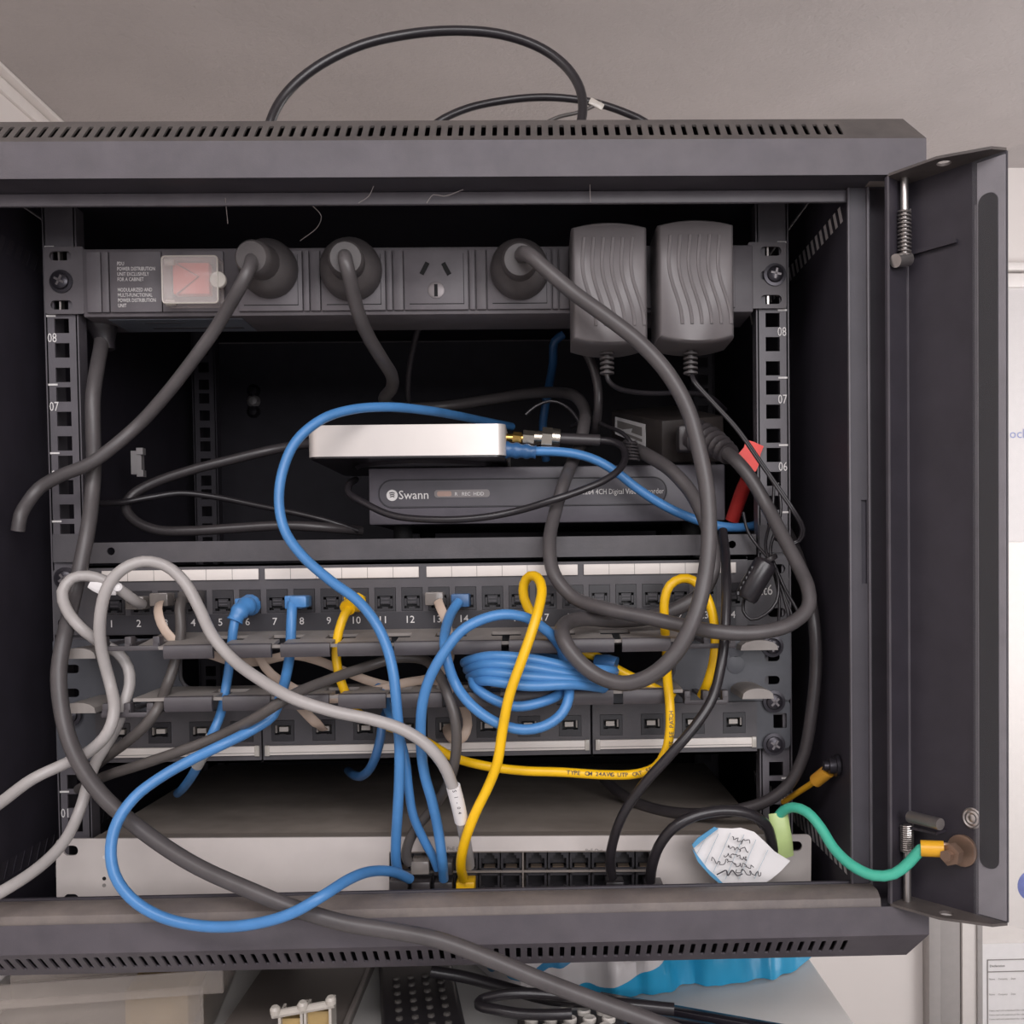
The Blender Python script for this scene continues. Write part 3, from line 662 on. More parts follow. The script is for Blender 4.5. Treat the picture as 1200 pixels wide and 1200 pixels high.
part('recess_rim', MB().tube([V3((x, DYF-0.5, z)) for x, z in rrect(rx0, rx1, rz0, rz1, (rz1-rz0)/2-0.1, 8)]+[V3((rx1-9, DYF-0.5, rz0))], 0.5, 6), M_PANELD, DVR)
lc = P(459.5, 580.5, DYF-1)
part('emblem', MB().plate(circ(lc.x, lc.z, 3.9, 24), [], DYF-1.0, 0.4), M_PRINT, DVR, 'round white emblem')
em = MB()
for k, (dx, dz) in enumerate(((0.2, 1.5), (0.4, 0.2), (0.6, -1.1))):
    em.tube([V3((lc.x-2.0+dx, DYF-1.2, lc.z+dz)), V3((lc.x+0.2+dx, DYF-1.2, lc.z+dz+0.5)), V3((lc.x+2.0-dx, DYF-1.2, lc.z+dz-0.2))], 0.35, 6)
part('emblem_mark', em, M_PANELD, DVR)
sp_ = P(467, 585, DYF-1)
print_part('wordmark', 'Swann', 8.6, (sp_.x, DYF-1, sp_.z), M_PRINT, DVR, 'white lettering', xs=0.95)
la, lb = P(509, 575, DYF).x, P(574, 575, DYF).x
part('indicator_strip', MB().plate(rrect(la, lb, P(540, 583, DYF).z, P(540, 574, DYF).z, 2.2, 5), [], DYF-0.9, 0.4), mat('indicator_grey', '7b7575', 0.35), DVR, 'pale indicator strip')
part('indicator_window', MB().plate(rrect(la+2, la+12, P(540, 581.5, DYF).z, P(540, 575.5, DYF).z, 1.2, 4), [], DYF-1.1, 0.3), mat('indicator_pink', 'a98c80', 0.35), DVR)
print_part('indicator_print', 'R   REC  HDD', 3.4, (P(533, 581, DYF).x, DYF-1.2, P(533, 581, DYF).z), M_PRINT, DVR)
q = P(679, 579.5, DYF)
print_part('model_print', 'H.264 4CH Digital Video Recorder', 5.3, (q.x, DYF-1, q.z), M_PRINT, DVR, 'small white lettering', xs=0.78)
for x in (dx0+20, dx1-20):
    for y in (DYF+15, DYF+180): part('foot', MB().cyl((x, y+12, dz0), (x, y+12, sz1+0.1), 7, 14), M_HOLE, DVR)
# router
RY = 0.0
x0, x1 = P(359.5, 515, RY).x, P(592.5, 515, RY).x; z1 = P(475, 497.5, RY).z; z0 = P(475, 535, RY).z
t = thing('network_box', 'small white aluminium network box on top of the recorder', 'network box', ((x0+x1)/2, 65, z0))
o = rrect(x0, x1, RY, RY+131, 7, 6)
part('shell', MB().poly(o, [], (0, 0, z0+0.5), (1, 0, 0), (0, 1, 0), (0, 0, 1), z1-z0-0.5), M_ALU, t)
part('black_base', MB().poly(rrect(x0+0.8, x1-0.8, RY+0.8, RY+130, 7, 6), [], (0, 0, z0-0.6), (1, 0, 0), (0, 1, 0), (0, 0, 1), 1.4), M_COAX, t)
part('rubber_foot', MB().lathe((x0+72, RY+66, z0-0.5), (0, 0, -1), [(52, 0), (50, 2.5)], 40), M_COAX, t)
# antenna lead
t = thing('antenna_cable', 'black coaxial lead with gold and nickel connectors, screwed into the white box', 'antenna cable', P(640, 530, 20))
ya = 22.0
def seg(name, m, xa, xb, r, n=20): part(name, MB().cyl(P(xa, 513, ya), P(xb, 514, ya), r, n), m, t)
seg('gold_thread', M_GOLD, 588, 613, 3.0); seg('gold_nut', M_GOLD, 601, 611, 4.2, 6)
seg('small_nut', M_NICKEL, 613, 626, 5.3, 6); seg('collar', M_NICKEL, 626, 656, 4.8); seg('large_nut', M_NICKEL, 635, 647, 7.4, 6); seg('barrel', M_NICKEL, 647, 656, 6.4)
part('boot', MB().cyl(P(655, 514, ya), P(703, 516, ya), 3.9, 14), M_CORDB, t)
cable(t, 'coax', M_COAX, [(700, 516, 22), (716, 517, 20), (729, 523, 14), (733, 535, 6), (726, 550, -4), (708, 563, -10), (680, 575, -14), (645, 587, -17), (605, 599, -12), (560, 607, -12), (510, 609, -8), (460, 604, 0), (428, 590, 8), (408, 577, 18), (409, 568, 28), (414, 564, 50), (417, 562, 95)], 2.4)
# power brick
c8 = [P(776, 543, 46), P(850, 541, 70), P(792, 536, 128), P(716, 513, 100)]
c8t = [P(776, 493, 34), P(848, 487, 60), P(790, 475, 128), P(716, 481, 96)]
t = thing('power_brick', 'black power brick with a white sticker, tilted on the recorder', 'power brick', P(785, 540, 80))
part('case', MB().hexa(c8+c8t, 1.5), mat('brick_black', '35302f', 0.45, dust='5d534d', dustamt=0.3), t)
A, B, A_, B_ = c8t[0], c8t[3], c8[0], c8[3]
def lf(u, v): return (A*(1-u)+B*u)*(1-v)+(A_*(1-u)+B_*u)*v
nrm = (B-A).cross(A_-A).normalized(); nrm = -nrm if nrm.y > 0 else nrm
def quad(u0, u1, v0, v1, h, hh): return MB().hexa([lf(u0, v1)+nrm*h, lf(u1, v1)+nrm*h, lf(u1, v1)+nrm*hh, lf(u0, v1)+nrm*hh, lf(u0, v0)+nrm*h, lf(u1, v0)+nrm*h, lf(u1, v0)+nrm*hh, lf(u0, v0)+nrm*hh])
part('sticker', quad(0.30, 0.90, 0.18, 0.78, 0.3, 0.6), M_PAPER, t, 'white sticker')
part('sticker_barcode', quad(0.36, 0.85, 0.28, 0.52, 0.6, 0.8), M_GREYPRINT, t)
part('sticker_line', quad(0.36, 0.72, 0.60, 0.68, 0.6, 0.8), M_GREYPRINT, t)
# spiral strain relief by the brick
t = thing('thin_lead', 'thin black lead with a spiral bend guard below the sticker of the power brick', 'lead', P(735, 535, 20))
hx = []
for i in range(61):
    w = i/60*2*math.pi*6; p = P(739+i*0.05, 517+i*0.37, 22); hx.append(p+V3((4*math.cos(w), 4*math.sin(w), 0)))
part('spiral', MB().tube(hx, 0.8, 6), M_CORDB, t)
cable(t, 'lead', M_COAX, [(742, 538, 22), (740, 520, 22), (730, 508, 28), (712, 500, 40), (690, 492, 60), (670, 500, 80)], 1.4)
# red tag and red connector
t = thing('red_connector', 'red moulded connector with a red flag tag, left of the right rail', 'connector', P(860, 605, 40))
part('grip', MB().tube(spline([P(876, 562, 24), P(870, 575, 30), P(864, 592, 36), P(858, 610, 40)], 3), 5, 14, rads=None), M_RED, t)
tg = MB(); to = [(874, 515), (884, 518), (895, 523), (891, 533), (889, 545), (886, 552), (880, 556), (871, 546), (863, 540), (853, 535), (866, 531), (872, 524)]
tg.add([P(x, y, -5+abs(x-874)*0.1+d) for d in (0, 1.4) for x, y in to], [tuple(range(12)), tuple(range(23, 11, -1))]+[(i, (i+1) % 12, 12+(i+1) % 12, 12+i) for i in range(12)])
part('tag', tg, mat('red_flag', 'e2463e', 0.5), t)
cable(t, 'lead', M_COAX, [(858, 608, 40), (856, 618, 44), (850, 624, 60)], 2)
# ================================================================== upper patch panel with its cable tray
PPY = -10.0
def zz(py, Y, px=490): return P(px, py, Y).z
UPP = thing('patch_bay', 'upper 24-port black patch panel with numbered ports and white label strips', 'patch panel', (0, 0, zz(740, PPY)))
ux0, ux1 = P(100, 700, PPY).x, P(876, 695, PPY).x
uz1, uz0 = zz(658, PPY), zz(739, PPY)
PITCH_ = (P(855.5, 700, PPY).x-P(131, 700, PPY).x)/23; JX0 = P(131, 700, PPY).x+1.5
jz = zz(701, PPY)
holes = [rrect(JX0+i*PITCH_-6.9, JX0+i*PITCH_+6.9, jz-8.2, jz+7.2) for i in range(24)]
part('face', MB().plate(rrect(ux0, ux1, uz0, uz1, 1), holes, PPY, 3), M_PANEL, UPP)
part('number_band', MB().box(ux0+8, ux1-8, PPY-1.2, PPY, uz0+0.5, zz(716.5, PPY)), M_PANELD, UPP, 'darker band behind the port numbers')
part('top_edge', MB().box(ux0, ux1, PPY, -0.5, uz1-1.5, uz1), M_PANEL, UPP)
for sgn in (-1, 1):
    xi = ux0+2 if sgn < 0 else ux1-2
    hs = [rrect(sgn*233-6, sgn*233+6, z-3, z+3, 2.9) for z in (uz1-8, uz0+8)]
    part('ear', MB().plate(rrect(min(sgn*241.3, xi), max(sgn*241.3, xi), uz0, uz1-2, 2), hs, -3, 2.2), M_PANEL, UPP)
    sgx = 77 if sgn < 0 else 905
    screw(UPP, sgx, 678 if sgn < 0 else 757, -6.2)
def jack_mesh():
    mb = MB()
    mb.plate(rrect(-6.7, 6.7, -8, 7), [rrect(-5.0, 5.0, -6.4, 1.8)], -0.6, 2.4)
    mb.box(-6.4, 6.4, 8, 9, -8, 7)                                   # back of the well
    mb.box(-6.4, -5.0, 0, 8, -6.4, 2.2).box(5.0, 6.4, 0, 8, -6.4, 2.2).box(-6.4, 6.4, 0, 8, 1.8, 3.2).box(-6.4, 6.4, 0, 8, -8, -6.4)
    mb.box(-4.8, -3.4, -0.9, 1, -4.8, 0).box(3.4, 4.8, -0.9, 1, -4.8, 0)       # side latches
    mb.box(-3.2, 3.2, 0.2, 5, -3.6, 1.4)                                # shutter
    mb.box(-2, 2, -0.8, 1, -6.8, -5.4)
    return local_mesh('jack', mb, M_JACK)
JACK = jack_mesh()
CONT = local_mesh('contacts', MB().box(-2.6, 2.6, -0.3, 0.3, -2.6, -2.2).box(-2.6, 2.6, -0.3, 0.3, -0.4, 0.0), M_RAIL)
for i in range(24):
    p = V3((JX0+i*PITCH_, PPY+0.2, jz)); j = shared('jack', JACK, UPP, p); c = shared('contacts', CONT, j, p); c.location = (0, 0, 0)
nm = MB()
for i in range(24): text_mb(str(i+1), 6.6, (P(131, 700, PPY).x+i*PITCH_, PPY-1.6, zz(729.5, PPY)), align='CENTER', mb=nm)
part('port_numbers', nm, M_PRINT, UPP, 'white port numbers')
print_part('printed_rating', 'Cat6', 10, (P(906, 697, -4).x, -3.6, P(906, 697, -4).z), M_PRINT, UPP, 'white lettering', align='RIGHT', xs=0.8)
for a, b in ((120, 303.5), (311, 491), (500, 677), (684, 862)):
    mx = (a+b)/2; zt, zb = zz(664, PPY-1), zz(676.5, PPY-1)
    s = part('label_strip', MB().box(P(a, 670, PPY).x, P(b, 670, PPY).x, PPY-1.6, PPY, zb, zt, 0.3), M_WHITE, UPP, 'white paper label strip')
    ln = MB()
    for k in range(1, 6): x = P(a+(b-a)*k/6, 670, PPY).x; ln.box(x-0.15, x+0.15, PPY-1.75, PPY-1.55, zb, zt)
    part('cell_lines', ln, M_GREYPRINT, s)
# cable tray: a sloping notched plate plus a row of hooked flaps
def tray(root, py_back, py_front, flap_px, Yb, Yf, xa, xb, xs_flaps, wpx):
    zb_, zf = zz(py_back, Yb), zz(py_front, Yf)
    ev = V3((0, Yf-Yb, zf-zb_)); L = ev.length; ev.normalize(); en = V3((0, -ev.z, ev.y)); en = -en if en.z > 0 else en
    X0, X1 = P(xa, py_back, Yb).x, P(xb, py_back, Yb).x
    hs = []
    cs = [P(x, py_front, Yf).x for x in xs_flaps]; wd = wpx/1200*(678+Yf)
    for i in range(len(cs)-1):
        m = (cs[i]+cs[i+1])/2; g = (cs[i+1]-cs[i]-wd)/2
        hs.append([(m-g, L-0.3), (m+g, L-0.3), (m+g, L*0.62), (m+g+7, L*0.62), (m+g+7, L*0.32), (m-g-7, L*0.32), (m-g-7, L*0.62), (m-g, L*0.62)])
    part('tray_plate', MB().poly(rrect(X0, X1, 0, L), hs, (0, Yb, zb_), VX, ev, en, 2), M_TRAY, root)
    fh = flap_px/1200*(678+Yf)
    for c in cs:
        o = []
        mb = MB(); prof = [(0, 1), (-2.5, 0.5), (-3.5, -1.5), (-3.2, -fh+2), (-2, -fh), (0, -fh), (0, -2)]
        n = len(prof); mb.add([(c-wd/2, Yf+y, zf+z) for y, z in prof]+[(c+wd/2, Yf+y, zf+z) for y, z in prof], [tuple(range(n)), tuple(range(2*n-1, n-1, -1))]+[(i, (i+1) % n, n+(i+1) % n, n+i) for i in range(n)])
        part('cable_flap', mb, M_FLAP, root)
FX = [222, 290, 358.5, 425, 491, 559, 625, 691, 757]
TYF = -58.0
tray(UPP, 736.5, 753, 14.5, PPY, TYF, 192, 788, FX, 57)
def comb(root, xa, xb, py, Y, sgn):
    """an open cable ring with prongs at the end of a tray"""
    x0, x1 = P(xa, py, Y).x, P(xb, py, Y).x; z = P((xa+xb)/2, py, Y).z
    mb = MB().box(x0, x1, Y, Y+2.5, z-1.5, z+1.5, 0.6)
    for u in (0.08, 0.5, 0.95):
        x = x0+(x1-x0)*u; mb.box(x-2, x+2, Y+1, Y+9, z-1, z+7, 0.6); mb.box(x-1.6, x+1.6, Y, PPY+6, z+1, z+3)
    part('cable_ring', mb, M_FLAP, root)
def horn(root, xa, xb, py, Yb, Yf):
    """a half-round retaining horn that sticks out of the ear"""
    x0, x1 = P(xa, py, Yf).x, P(xb, py, Yf).x; z = P((xa+xb)/2, py, Yf).z
    prof = [(x0, z)]+[(x0+(x1-x0)*(0.5-0.5*math.cos(math.pi*i/8)), z+(6.5)*math.sin(math.pi*i/8)**0.7) for i in range(1, 8)]+[(x1, z)]
    part('horn', MB().poly(prof, [], (0, Yf, 0), VX, VZ, (0, 1, 0), Yb-Yf), M_TRAY, root)
comb(UPP, 112, 186, 760, -58, -1); horn(UPP, 68, 112, 772, -6.5, -48); 
comb(UPP, 795, 862, 757, -50, 1); horn(UPP, 868, 912, 762, -6.5, -22)
# cable manager plate between the panels
MZ1, MZ0 = zz(740, -6), zz(828, -6)
MGR = thing('cable_manager', 'black cable manager plate with one long opening between the two patch panels', 'cable manager', (0, 0, MZ0))
hx0, hx1 = P(212, 790, -6).x, P(790, 790, -6).x; hz1, hz0 = zz(757, -6), zz(803, -6)
ehole = []
for sgn in (-1, 1):
    for py in ((784, 812) if sgn < 0 else (770, 797)):
        x, z = zx(84 if sgn < 0 else 905, py, -6); ehole.append(rrect(x-5, x+5, z-2.8, z+2.8, 2.6))
part('plate', MB().plate(rrect(-241.3, 241.3, MZ0, MZ1-2, 2), [rrect(hx0, hx1, hz0, hz1, 9, 5)]+ehole, -6, 2), M_PANELB, MGR)
part('opening_rim', MB().tube([V3((x, -6.5, z)) for x, z in rrect(hx0, hx1, hz0, hz1, 9, 5)]+[V3((hx1-9, -6.5, hz0))], 1.2, 8), M_PANEL, MGR)
for px, py in ((862, 760), (862, 779)):
    p = P(px, py, -6); part('knockout', MB().lathe((p.x, -6, p.z), (0, -1, 0), [(6, 0), (6, 0.5), (5.6, 0.6)], 20), M_PANELB, MGR)
# ================================================================== lower patch panel
LPP = thing('patch_bay', 'lower 16-port black patch panel, ports above a white label strip', 'patch panel', (0, 0, zz(890, PPY)))
lx0, lx1 = P(112, 860, PPY).x, P(887, 860, PPY).x; lz1, lz0 = zz(829, PPY), zz(890, PPY)
LPX = [139+48.1*i for i in range(16)]
ljz = zz(853.5, PPY)
lxs = [P(x, 853, PPY).x for x in LPX]
mods = [(112, 306), (308, 499), (501, 692), (694.5, 887)]
for k, (a, b) in enumerate(mods):
    xa, xb = P(a, 860, PPY).x, P(b, 860, PPY).x
    hs = [rrect(x-7.4, x+7.4, ljz-6.9, ljz+6.9) for x in lxs[4*k:4*k+4]]
    part('face', MB().plate(rrect(xa, xb, lz0, lz1, 0.5), hs, PPY, 3).box(xa, xb, PPY, -0.5, lz0, lz0+1.5), M_PANEL, LPP)
    sa, sb = P(a+6, 876, PPY).x, P(b-4, 876, PPY).x; zt, zb = zz(870.5, PPY), zz(881.5, PPY)
    s = part('label_strip', MB().box(sa, sb, PPY-2, PPY, zb, zt, 0.5), M_WHITE, LPP, 'white label strip')
    part('strip_cover', MB().box(sa-1.5, sa+1.5, PPY-2.6, PPY, zb-0.4, zt+0.4, 0.3).box(sb-1.5, sb+1.5, PPY-2.6, PPY, zb-0.4, zt+0.4, 0.3), M_CLEARDIV, s)
    part('strip_line', MB().box(sa, sb, PPY-2.2, PPY-1.9, (zt+zb)/2-1.6, (zt+zb)/2-1.2), M_GREYPRINT, s)
mb = MB(); mb.plate(rrect(-7.2, 7.2, -6.7, 6.7), [rrect(-5.2, 5.2, -2.6, 3.6)], -0.5, 1.6)
mb.box(-5.4, -5.1, 0, 8, -2.6, 3.6).box(5.1, 5.4, 0, 8, -2.6, 3.6).box(-5.2, 5.2, 0, 8, 3.5, 3.8).box(-6, 6, 8, 8.6, -6, 6)
mb.box(-2.2, 2.2, -0.7, 3, -5.2, -2.2)
LJ = local_mesh('jack', mb, M_JACK)
LCT = local_mesh('contacts', MB().box(-2.2, 3.4, -0.2, 5, -0.6, 2.4), mat('white_contact', 'b9b2ab', 0.4))
LCT2 = local_mesh('latch', MB().box(-4.8, -3.8, -0.4, 4, -1.4, 3.4), mat('grey_latch', '8c8580', 0.4))
for i in range(16):
    p = V3((lxs[i], PPY+0.2, ljz)); j = shared('jack', LJ, LPP, p)
    c = shared('contacts', LCT, j, p); c.location = (0, 0, 0); c = shared('latch', LCT2, j, p); c.location = (0, 0, 0)
    if i > 9: j.scale = (-1, 1, 1)
for sgn in (-1, 1):
    xi = lx0+2 if sgn < 0 else lx1-2
    part('ear', MB().plate(rrect(min(sgn*241.3, xi), max(sgn*241.3, xi), lz0+2, lz1-0.5, 3), [rrect(sgn*233-3, sgn*233+6 if sgn > 0 else sgn*233+3, ljz-5, ljz+5, 1)], -4, 2), M_PANELB, LPP)
screw(LPP, 907, 822, -6.2); screw(LPP, 907, 872, -6.2); screw(LPP, 82, 838, -6.2)
tray(LPP, 800, 813, 16, PPY, TYF, 190, 788, FX, 55)
comb(LPP, 118, 178, 838, -58, -1); horn(LPP, 70, 112, 836, -6.5, -48)
comb(LPP, 802, 853, 823, -52, 1); horn(LPP, 870, 907, 819, -6.5, -46)
# ================================================================== network switch
SY = -27.0
NSW = thing('network_switch', 'silver network switch with dusty dark top at the bottom of the rack', 'network switch', (6, 80, zBf+5))
nx0, nx1 = P(65, 1010, SY).x, P(950, 1005, SY).x; nz1 = zz(981, SY); nz0 = nz1-43.6
bx0_, bx1_ = P(456, 1015, SY).x, P(762, 1015, SY).x; bz1, bz0 = zz(999, SY), zz(1046, SY)
eh = []
for px, dz in ((82, 7.5), (82, 38.5), (931, 7.5), (931, 38.5)):
    x, z = P(px, 1000, SY).x, nz1-dz; eh.append(rrect(x-4.6, x+4.6, z-3.2, z+3.2, 3.0))
part('front_panel', MB().plate(rrect(nx0, nx1, nz0, nz1, 3), eh+[rrect(bx0_, bx1_, bz0, bz1)], SY, 1.8), M_SWITCH, NSW)
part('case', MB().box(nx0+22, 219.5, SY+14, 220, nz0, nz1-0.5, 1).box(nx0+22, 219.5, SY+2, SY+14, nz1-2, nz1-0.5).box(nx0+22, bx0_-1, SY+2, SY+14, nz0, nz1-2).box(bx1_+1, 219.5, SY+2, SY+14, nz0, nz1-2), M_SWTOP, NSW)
pc = [470.5+25.6*i for i in range(6)]+[628+25.7*i for i in range(6)]
mb = MB(); mb.plate(rrect(-6.6, 6.6, -9, 9), [[(-5.2, -5.5), (5.2, -5.5), (5.2, 2.2), (3.2, 2.2), (3.2, 4.2), (1.8, 4.2), (1.8, 5.8), (-1.8, 5.8), (-1.8, 4.2), (-3.2, 4.2), (-3.2, 2.2), (-5.2, 2.2)]], 0, 1.2)
mb.box(-6.6, 6.6, 11, 12, -9, 9).box(-5.5, -5.2, 1, 11, -6, 6).box(5.2, 5.5, 1, 11, -6, 6).box(-5.2, 5.2, 1, 11, -6, -5.5)
PORT = local_mesh('port', mb, M_JACK); 
PIN = local_mesh('pins', MB().box(-3.6, 3.6, 2, 9, -4.6, -4.0), mat('port_pins', '6f6052', 0.4, metal=0.5))
for k, row in enumerate((1011, 1035)):
    for x in pc:
        p = V3((P(x, 1012, SY).x, SY+0.6, zz(row, SY))); j = shared('port', PORT, NSW, p); c = shared('pins', PIN, j, p); c.location = (0, 0, 0)
        if k: j.rotation_euler = (0, math.pi, 0)
part('port_frame', MB().tube([V3((x, SY-0.3, z)) for x, z in rrect(bx0_, bx1_, bz0, bz1)]+[V3((bx0_, SY-0.3, bz0))], 0.5, 6).box(P(611.5, 1010, SY).x, P(613, 1010, SY).x, SY-0.8, SY+1, bz0, bz1).box(bx0_, bx1_, SY-0.2, SY+1.4, zz(1023.5, SY), zz(1021, SY)), mat('port_frame_grey', '7a726d', 0.4), NSW)
q = MB(); text_mb('PoE Out', 3.2, (P(523, 996, SY).x, SY-0.4, P(523, 996, SY).z), mb=q); text_mb('PoE Out', 3.2, (P(685, 996, SY).x, SY-0.4, P(685, 996, SY).z), mb=q)
part('port_lettering', q, M_GREYPRINT, NSW)
for py, m in ((1010, M_PRINT), (1035, M_HOLE), (1043, M_GREYPRINT)):
    p = P(122, py, SY); part('indicator', MB().lathe(p, (0, -1, 0), [(1.2, 0), (1.2, 0.4)], 10), m, NSW)
NSW.rotation_euler = (0, 0.0145, 0)      # it lies loose in the rack, a little askew
# ================================================================== patch cables
def rj(root, m, px, py, Y, up=False, boot=True, clear=False, w=6.0, L=14):
    p = P(px, py, Y)
    part('plug', MB().box(p.x-5.8, p.x+5.8, Y-L, Y+6, p.z-4.2, p.z+4.2, 0.8), M_CLEARPLUG if clear else m, root)
def boot(root, m, pts, r0=5.0, r1=3.6):
    sp = spline(px_path(pts), 1.6); n = len(sp)
    part('boot', MB().tube(sp, 4, 12, rads=[r0+(r1-r0)*i/(n-1)+(0.8 if i % 4 < 2 else 0) for i in range(n)]), m, root)
EB = 3.15
# -- blue
t = thing('patch_cable', 'blue patch cable arching around the white box, down to the leftmost switch port', 'cable', P(466, 1025, SY))
cable(t, 'jacket', M_BLUE, [(600, 500, 150), (560, 492, 110), (535, 487, 70), (500, 481, 25), (455, 477, 0), (412, 480, -14), (378, 491, -24), (347, 517, -32), (331, 553, -38), (327, 590, -42), (334, 622, -46), (354, 651, -52), (388, 681, -60), (418, 703, -68), (439, 728, -74), (453, 757, -78), (461, 790, -80), (465, 830, -80), (468, 870, -78), (468, 910, -74), (466, 950, -68), (464, 985, -60), (464, 1010, -52), (467, 1024, -44)], EB)
rj(t, M_CORDB, 470.5, 1032, SY)
t = thing('patch_cable', 'thinner blue patch cable half hidden behind the arching one, into the switch', 'cable', P(510, 1025, SY))
cable(t, 'jacket', M_BLUE, [(440, 800, -18), (449, 812, -26), (457, 838, -44), (467, 860, -62), (475, 890, -64), (479, 925, -62), (484, 955, -58), (497, 985, -52), (508, 1005, -48), (513, 1018, -44)], 2.8)
rj(t, M_CORDB, 521.7, 1011, SY)
# the coiled one: switch -> arch -> coil -> port 14
def coil(c): return c
cp = [(520, 1030, -44), (518, 1005, -58), (513, 970, -60), (506, 938, -66), (497, 905, -70), (493, 865, -76), (495, 825, -80), (503, 796, -82), (518, 768, -82), (540, 740, -80), (562, 727, -78), (590, 720, -76), (617, 724, -72), (638, 737, -68), (653, 752, -62), (660, 768, -56), (664, 782, -48), (690, 800, -40)]
for i, (yl, yr, yf) in enumerate(((772, 786, 768), (780, 794, 777), (788, 800, 787), (795, 806, 797))):
    cp += [(718-4*i, yr+2, -48), (714-3*i, yr, -62), (670, yr-4, -70-2*i), (620, yf+4+i, -74-2*i), (575, yf+1, -72-2*i), (548+3*i, yl+3, -58), (549+3*i, yl+5, -40), (600, yl-2, -34), (670, yr-10, -36)]
cp += [(664, 806, -56), (648, 818, -68), (605, 828, -73), (575, 818, -72), (556, 803, -66), (560, 787, -50), (600, 783, -44), (650, 791, -54), (667, 810, -70), (660, 834, -75), (640, 850, -78), (612, 855, -79), (580, 846, -80), (552, 826, -78), (534, 802, -72), (525, 778, -74), (521, 757, -72), (523, 735, -54), (530, 716, -36), (538, 705, -30)]
t = thing('patch_cable', 'long blue patch cable coiled on the lower tray, from port 14 to the switch', 'cable', P(630, 830, -70))
cable(t, 'jacket', M_BLUE, cp, EB, step=3.5)
rj(t, M_BLUED, 541, 703, PPY); rj(t, M_CORDB, 521.7, 1034, SY)
part('end_cap', MB().tube([P(700, 776, -40), P(712, 776, -44), P(722, 779, -46)], 5, 12), M_BLUED, t)
t = thing('patch_cable', 'blue patch cable with a ribbed boot in port 6, dropping behind the lower panel', 'cable', P(270, 800, -40))
boot(t, M_BLUE, [(293, 709, PPY-12), (288, 711, PPY-20), (280, 718, PPY-25), (275, 728, PPY-27)], 6.2, 4.4)
cable(t, 'jacket', M_BLUE, [(276, 724, -36), (273, 740, -38), (271, 760, -36), (268, 785, -36), (264, 810, -36), (258, 838, -46), (249, 860, -50), (238, 884, -46), (227, 906, -30), (216, 922, -5), (208, 930, 40)], 2.9)
rj(t, M_BLUE, 293, 708, PPY)
part('clear_sleeve', MB().tube(spline(px_path([(248, 863, -50), (240, 880, -47), (231, 897, -38)]), 3), 3.7, 12), M_CLEARDIV, t, 'translucent sleeve')
t = thing('patch_cable', 'blue patch cable from port 8 swinging out in a wide loop over the lower lid', 'cable', P(250, 1080, -110))
part('boot', MB().box(P(340, 706, PPY-24).x, P(360, 706, PPY-24).x, PPY-26, PPY-10, P(348, 712, PPY-20).z, P(348, 698, PPY-20).z, 1.5), M_BLUE, t)
cable(t, 'jacket', M_BLUE, [(343, 706, -32), (342, 718, -36), (341, 740, -38), (340, 765, -38), (334, 798, -50), (328, 818, -68), (320, 838, -71), (296, 855, -75), (262, 872, -84), (225, 890, -88), (188, 911, -94), (158, 934, -100), (138, 962, -106), (130, 992, -110), (134, 1024, -113), (153, 1052, -115), (188, 1074, -117), (235, 1085, -118), (290, 1084, -124), (340, 1071, -128), (378, 1050, -126), (408, 1031, -110), (436, 1021, -84), (462, 1022, -64), (480, 1030, -48)], EB)
rj(t, M_BLUE, 350, 705, PPY); rj(t, M_CORDB, 496, 1034, SY)
t = thing('patch_cable', 'short dark blue cable curling under the lower panel', 'cable', P(430, 905, -20))
cable(t, 'jacket', M_BLUED, [(456, 820, -20), (453, 834, -32), (448, 848, -40), (446, 864, -42), (441, 884, -42), (434, 900, -36), (425, 909, -24), (416, 909, 0), (408, 903, 40)], 2.9)
t = thing('patch_cable', 'blue patch cable from the white box, sloping down across the recorder', 'cable', P(750, 575, 10))
boot(t, M_BLUED, [(592, 527, 14), (604, 528, 13), (616, 529, 12), (628, 530, 12)], 5.2, 4.0)
cable(t, 'jacket', M_BLUE, [(620, 529, 12), (645, 529, 12), (675, 532, 12), (700, 540, 14), (722, 553, 14), (745, 571, 14), (772, 589, 14), (800, 603, 14), (828, 613, 14), (855, 618, 16), (880, 617, 24), (898, 608, 50)], EB)
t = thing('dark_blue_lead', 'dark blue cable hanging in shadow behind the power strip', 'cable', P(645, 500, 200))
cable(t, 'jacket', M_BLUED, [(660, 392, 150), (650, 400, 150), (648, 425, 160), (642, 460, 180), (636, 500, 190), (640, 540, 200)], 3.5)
# -- yellow
t = thing('patch_cable', 'yellow patch cable from port 10, passing under the lower panel to a hoop at right', 'cable', P(650, 905, -40))
ysp = cable(t, 'jacket', M_YEL, [(410, 711, -32), (404, 720, -38), (397, 740, -40), (394, 765, -40), (397, 790, -40), (405, 812, -38), (418, 834, -30), (450, 850, -20), (482, 860, -24), (506, 873, -34), (530, 887, -44), (566, 897, -52), (610, 903, -56), (660, 905, -58), (710, 908, -60), (745, 907, -62), (768, 899, -64), (780, 881, -66), (785, 856, -68), (785, 828, -68), (782, 795, -60), (781, 760, -42), (779, 735, -48), (779, 702, -50), (785, 686, -50), (798, 678, -48), (812, 680, -46), (825, 694, -46), (834, 715, -46), (838, 745, -46), (836, 775, -46), (829, 800, -44), (822, 815, -36)], 2.9)
boot(t, M_YEL, [(418, 706, PPY-10), (411, 708, PPY-20), (407, 713, PPY-25)], 5.6, 4.2); rj(t, M_YEL, 418, 706, PPY)
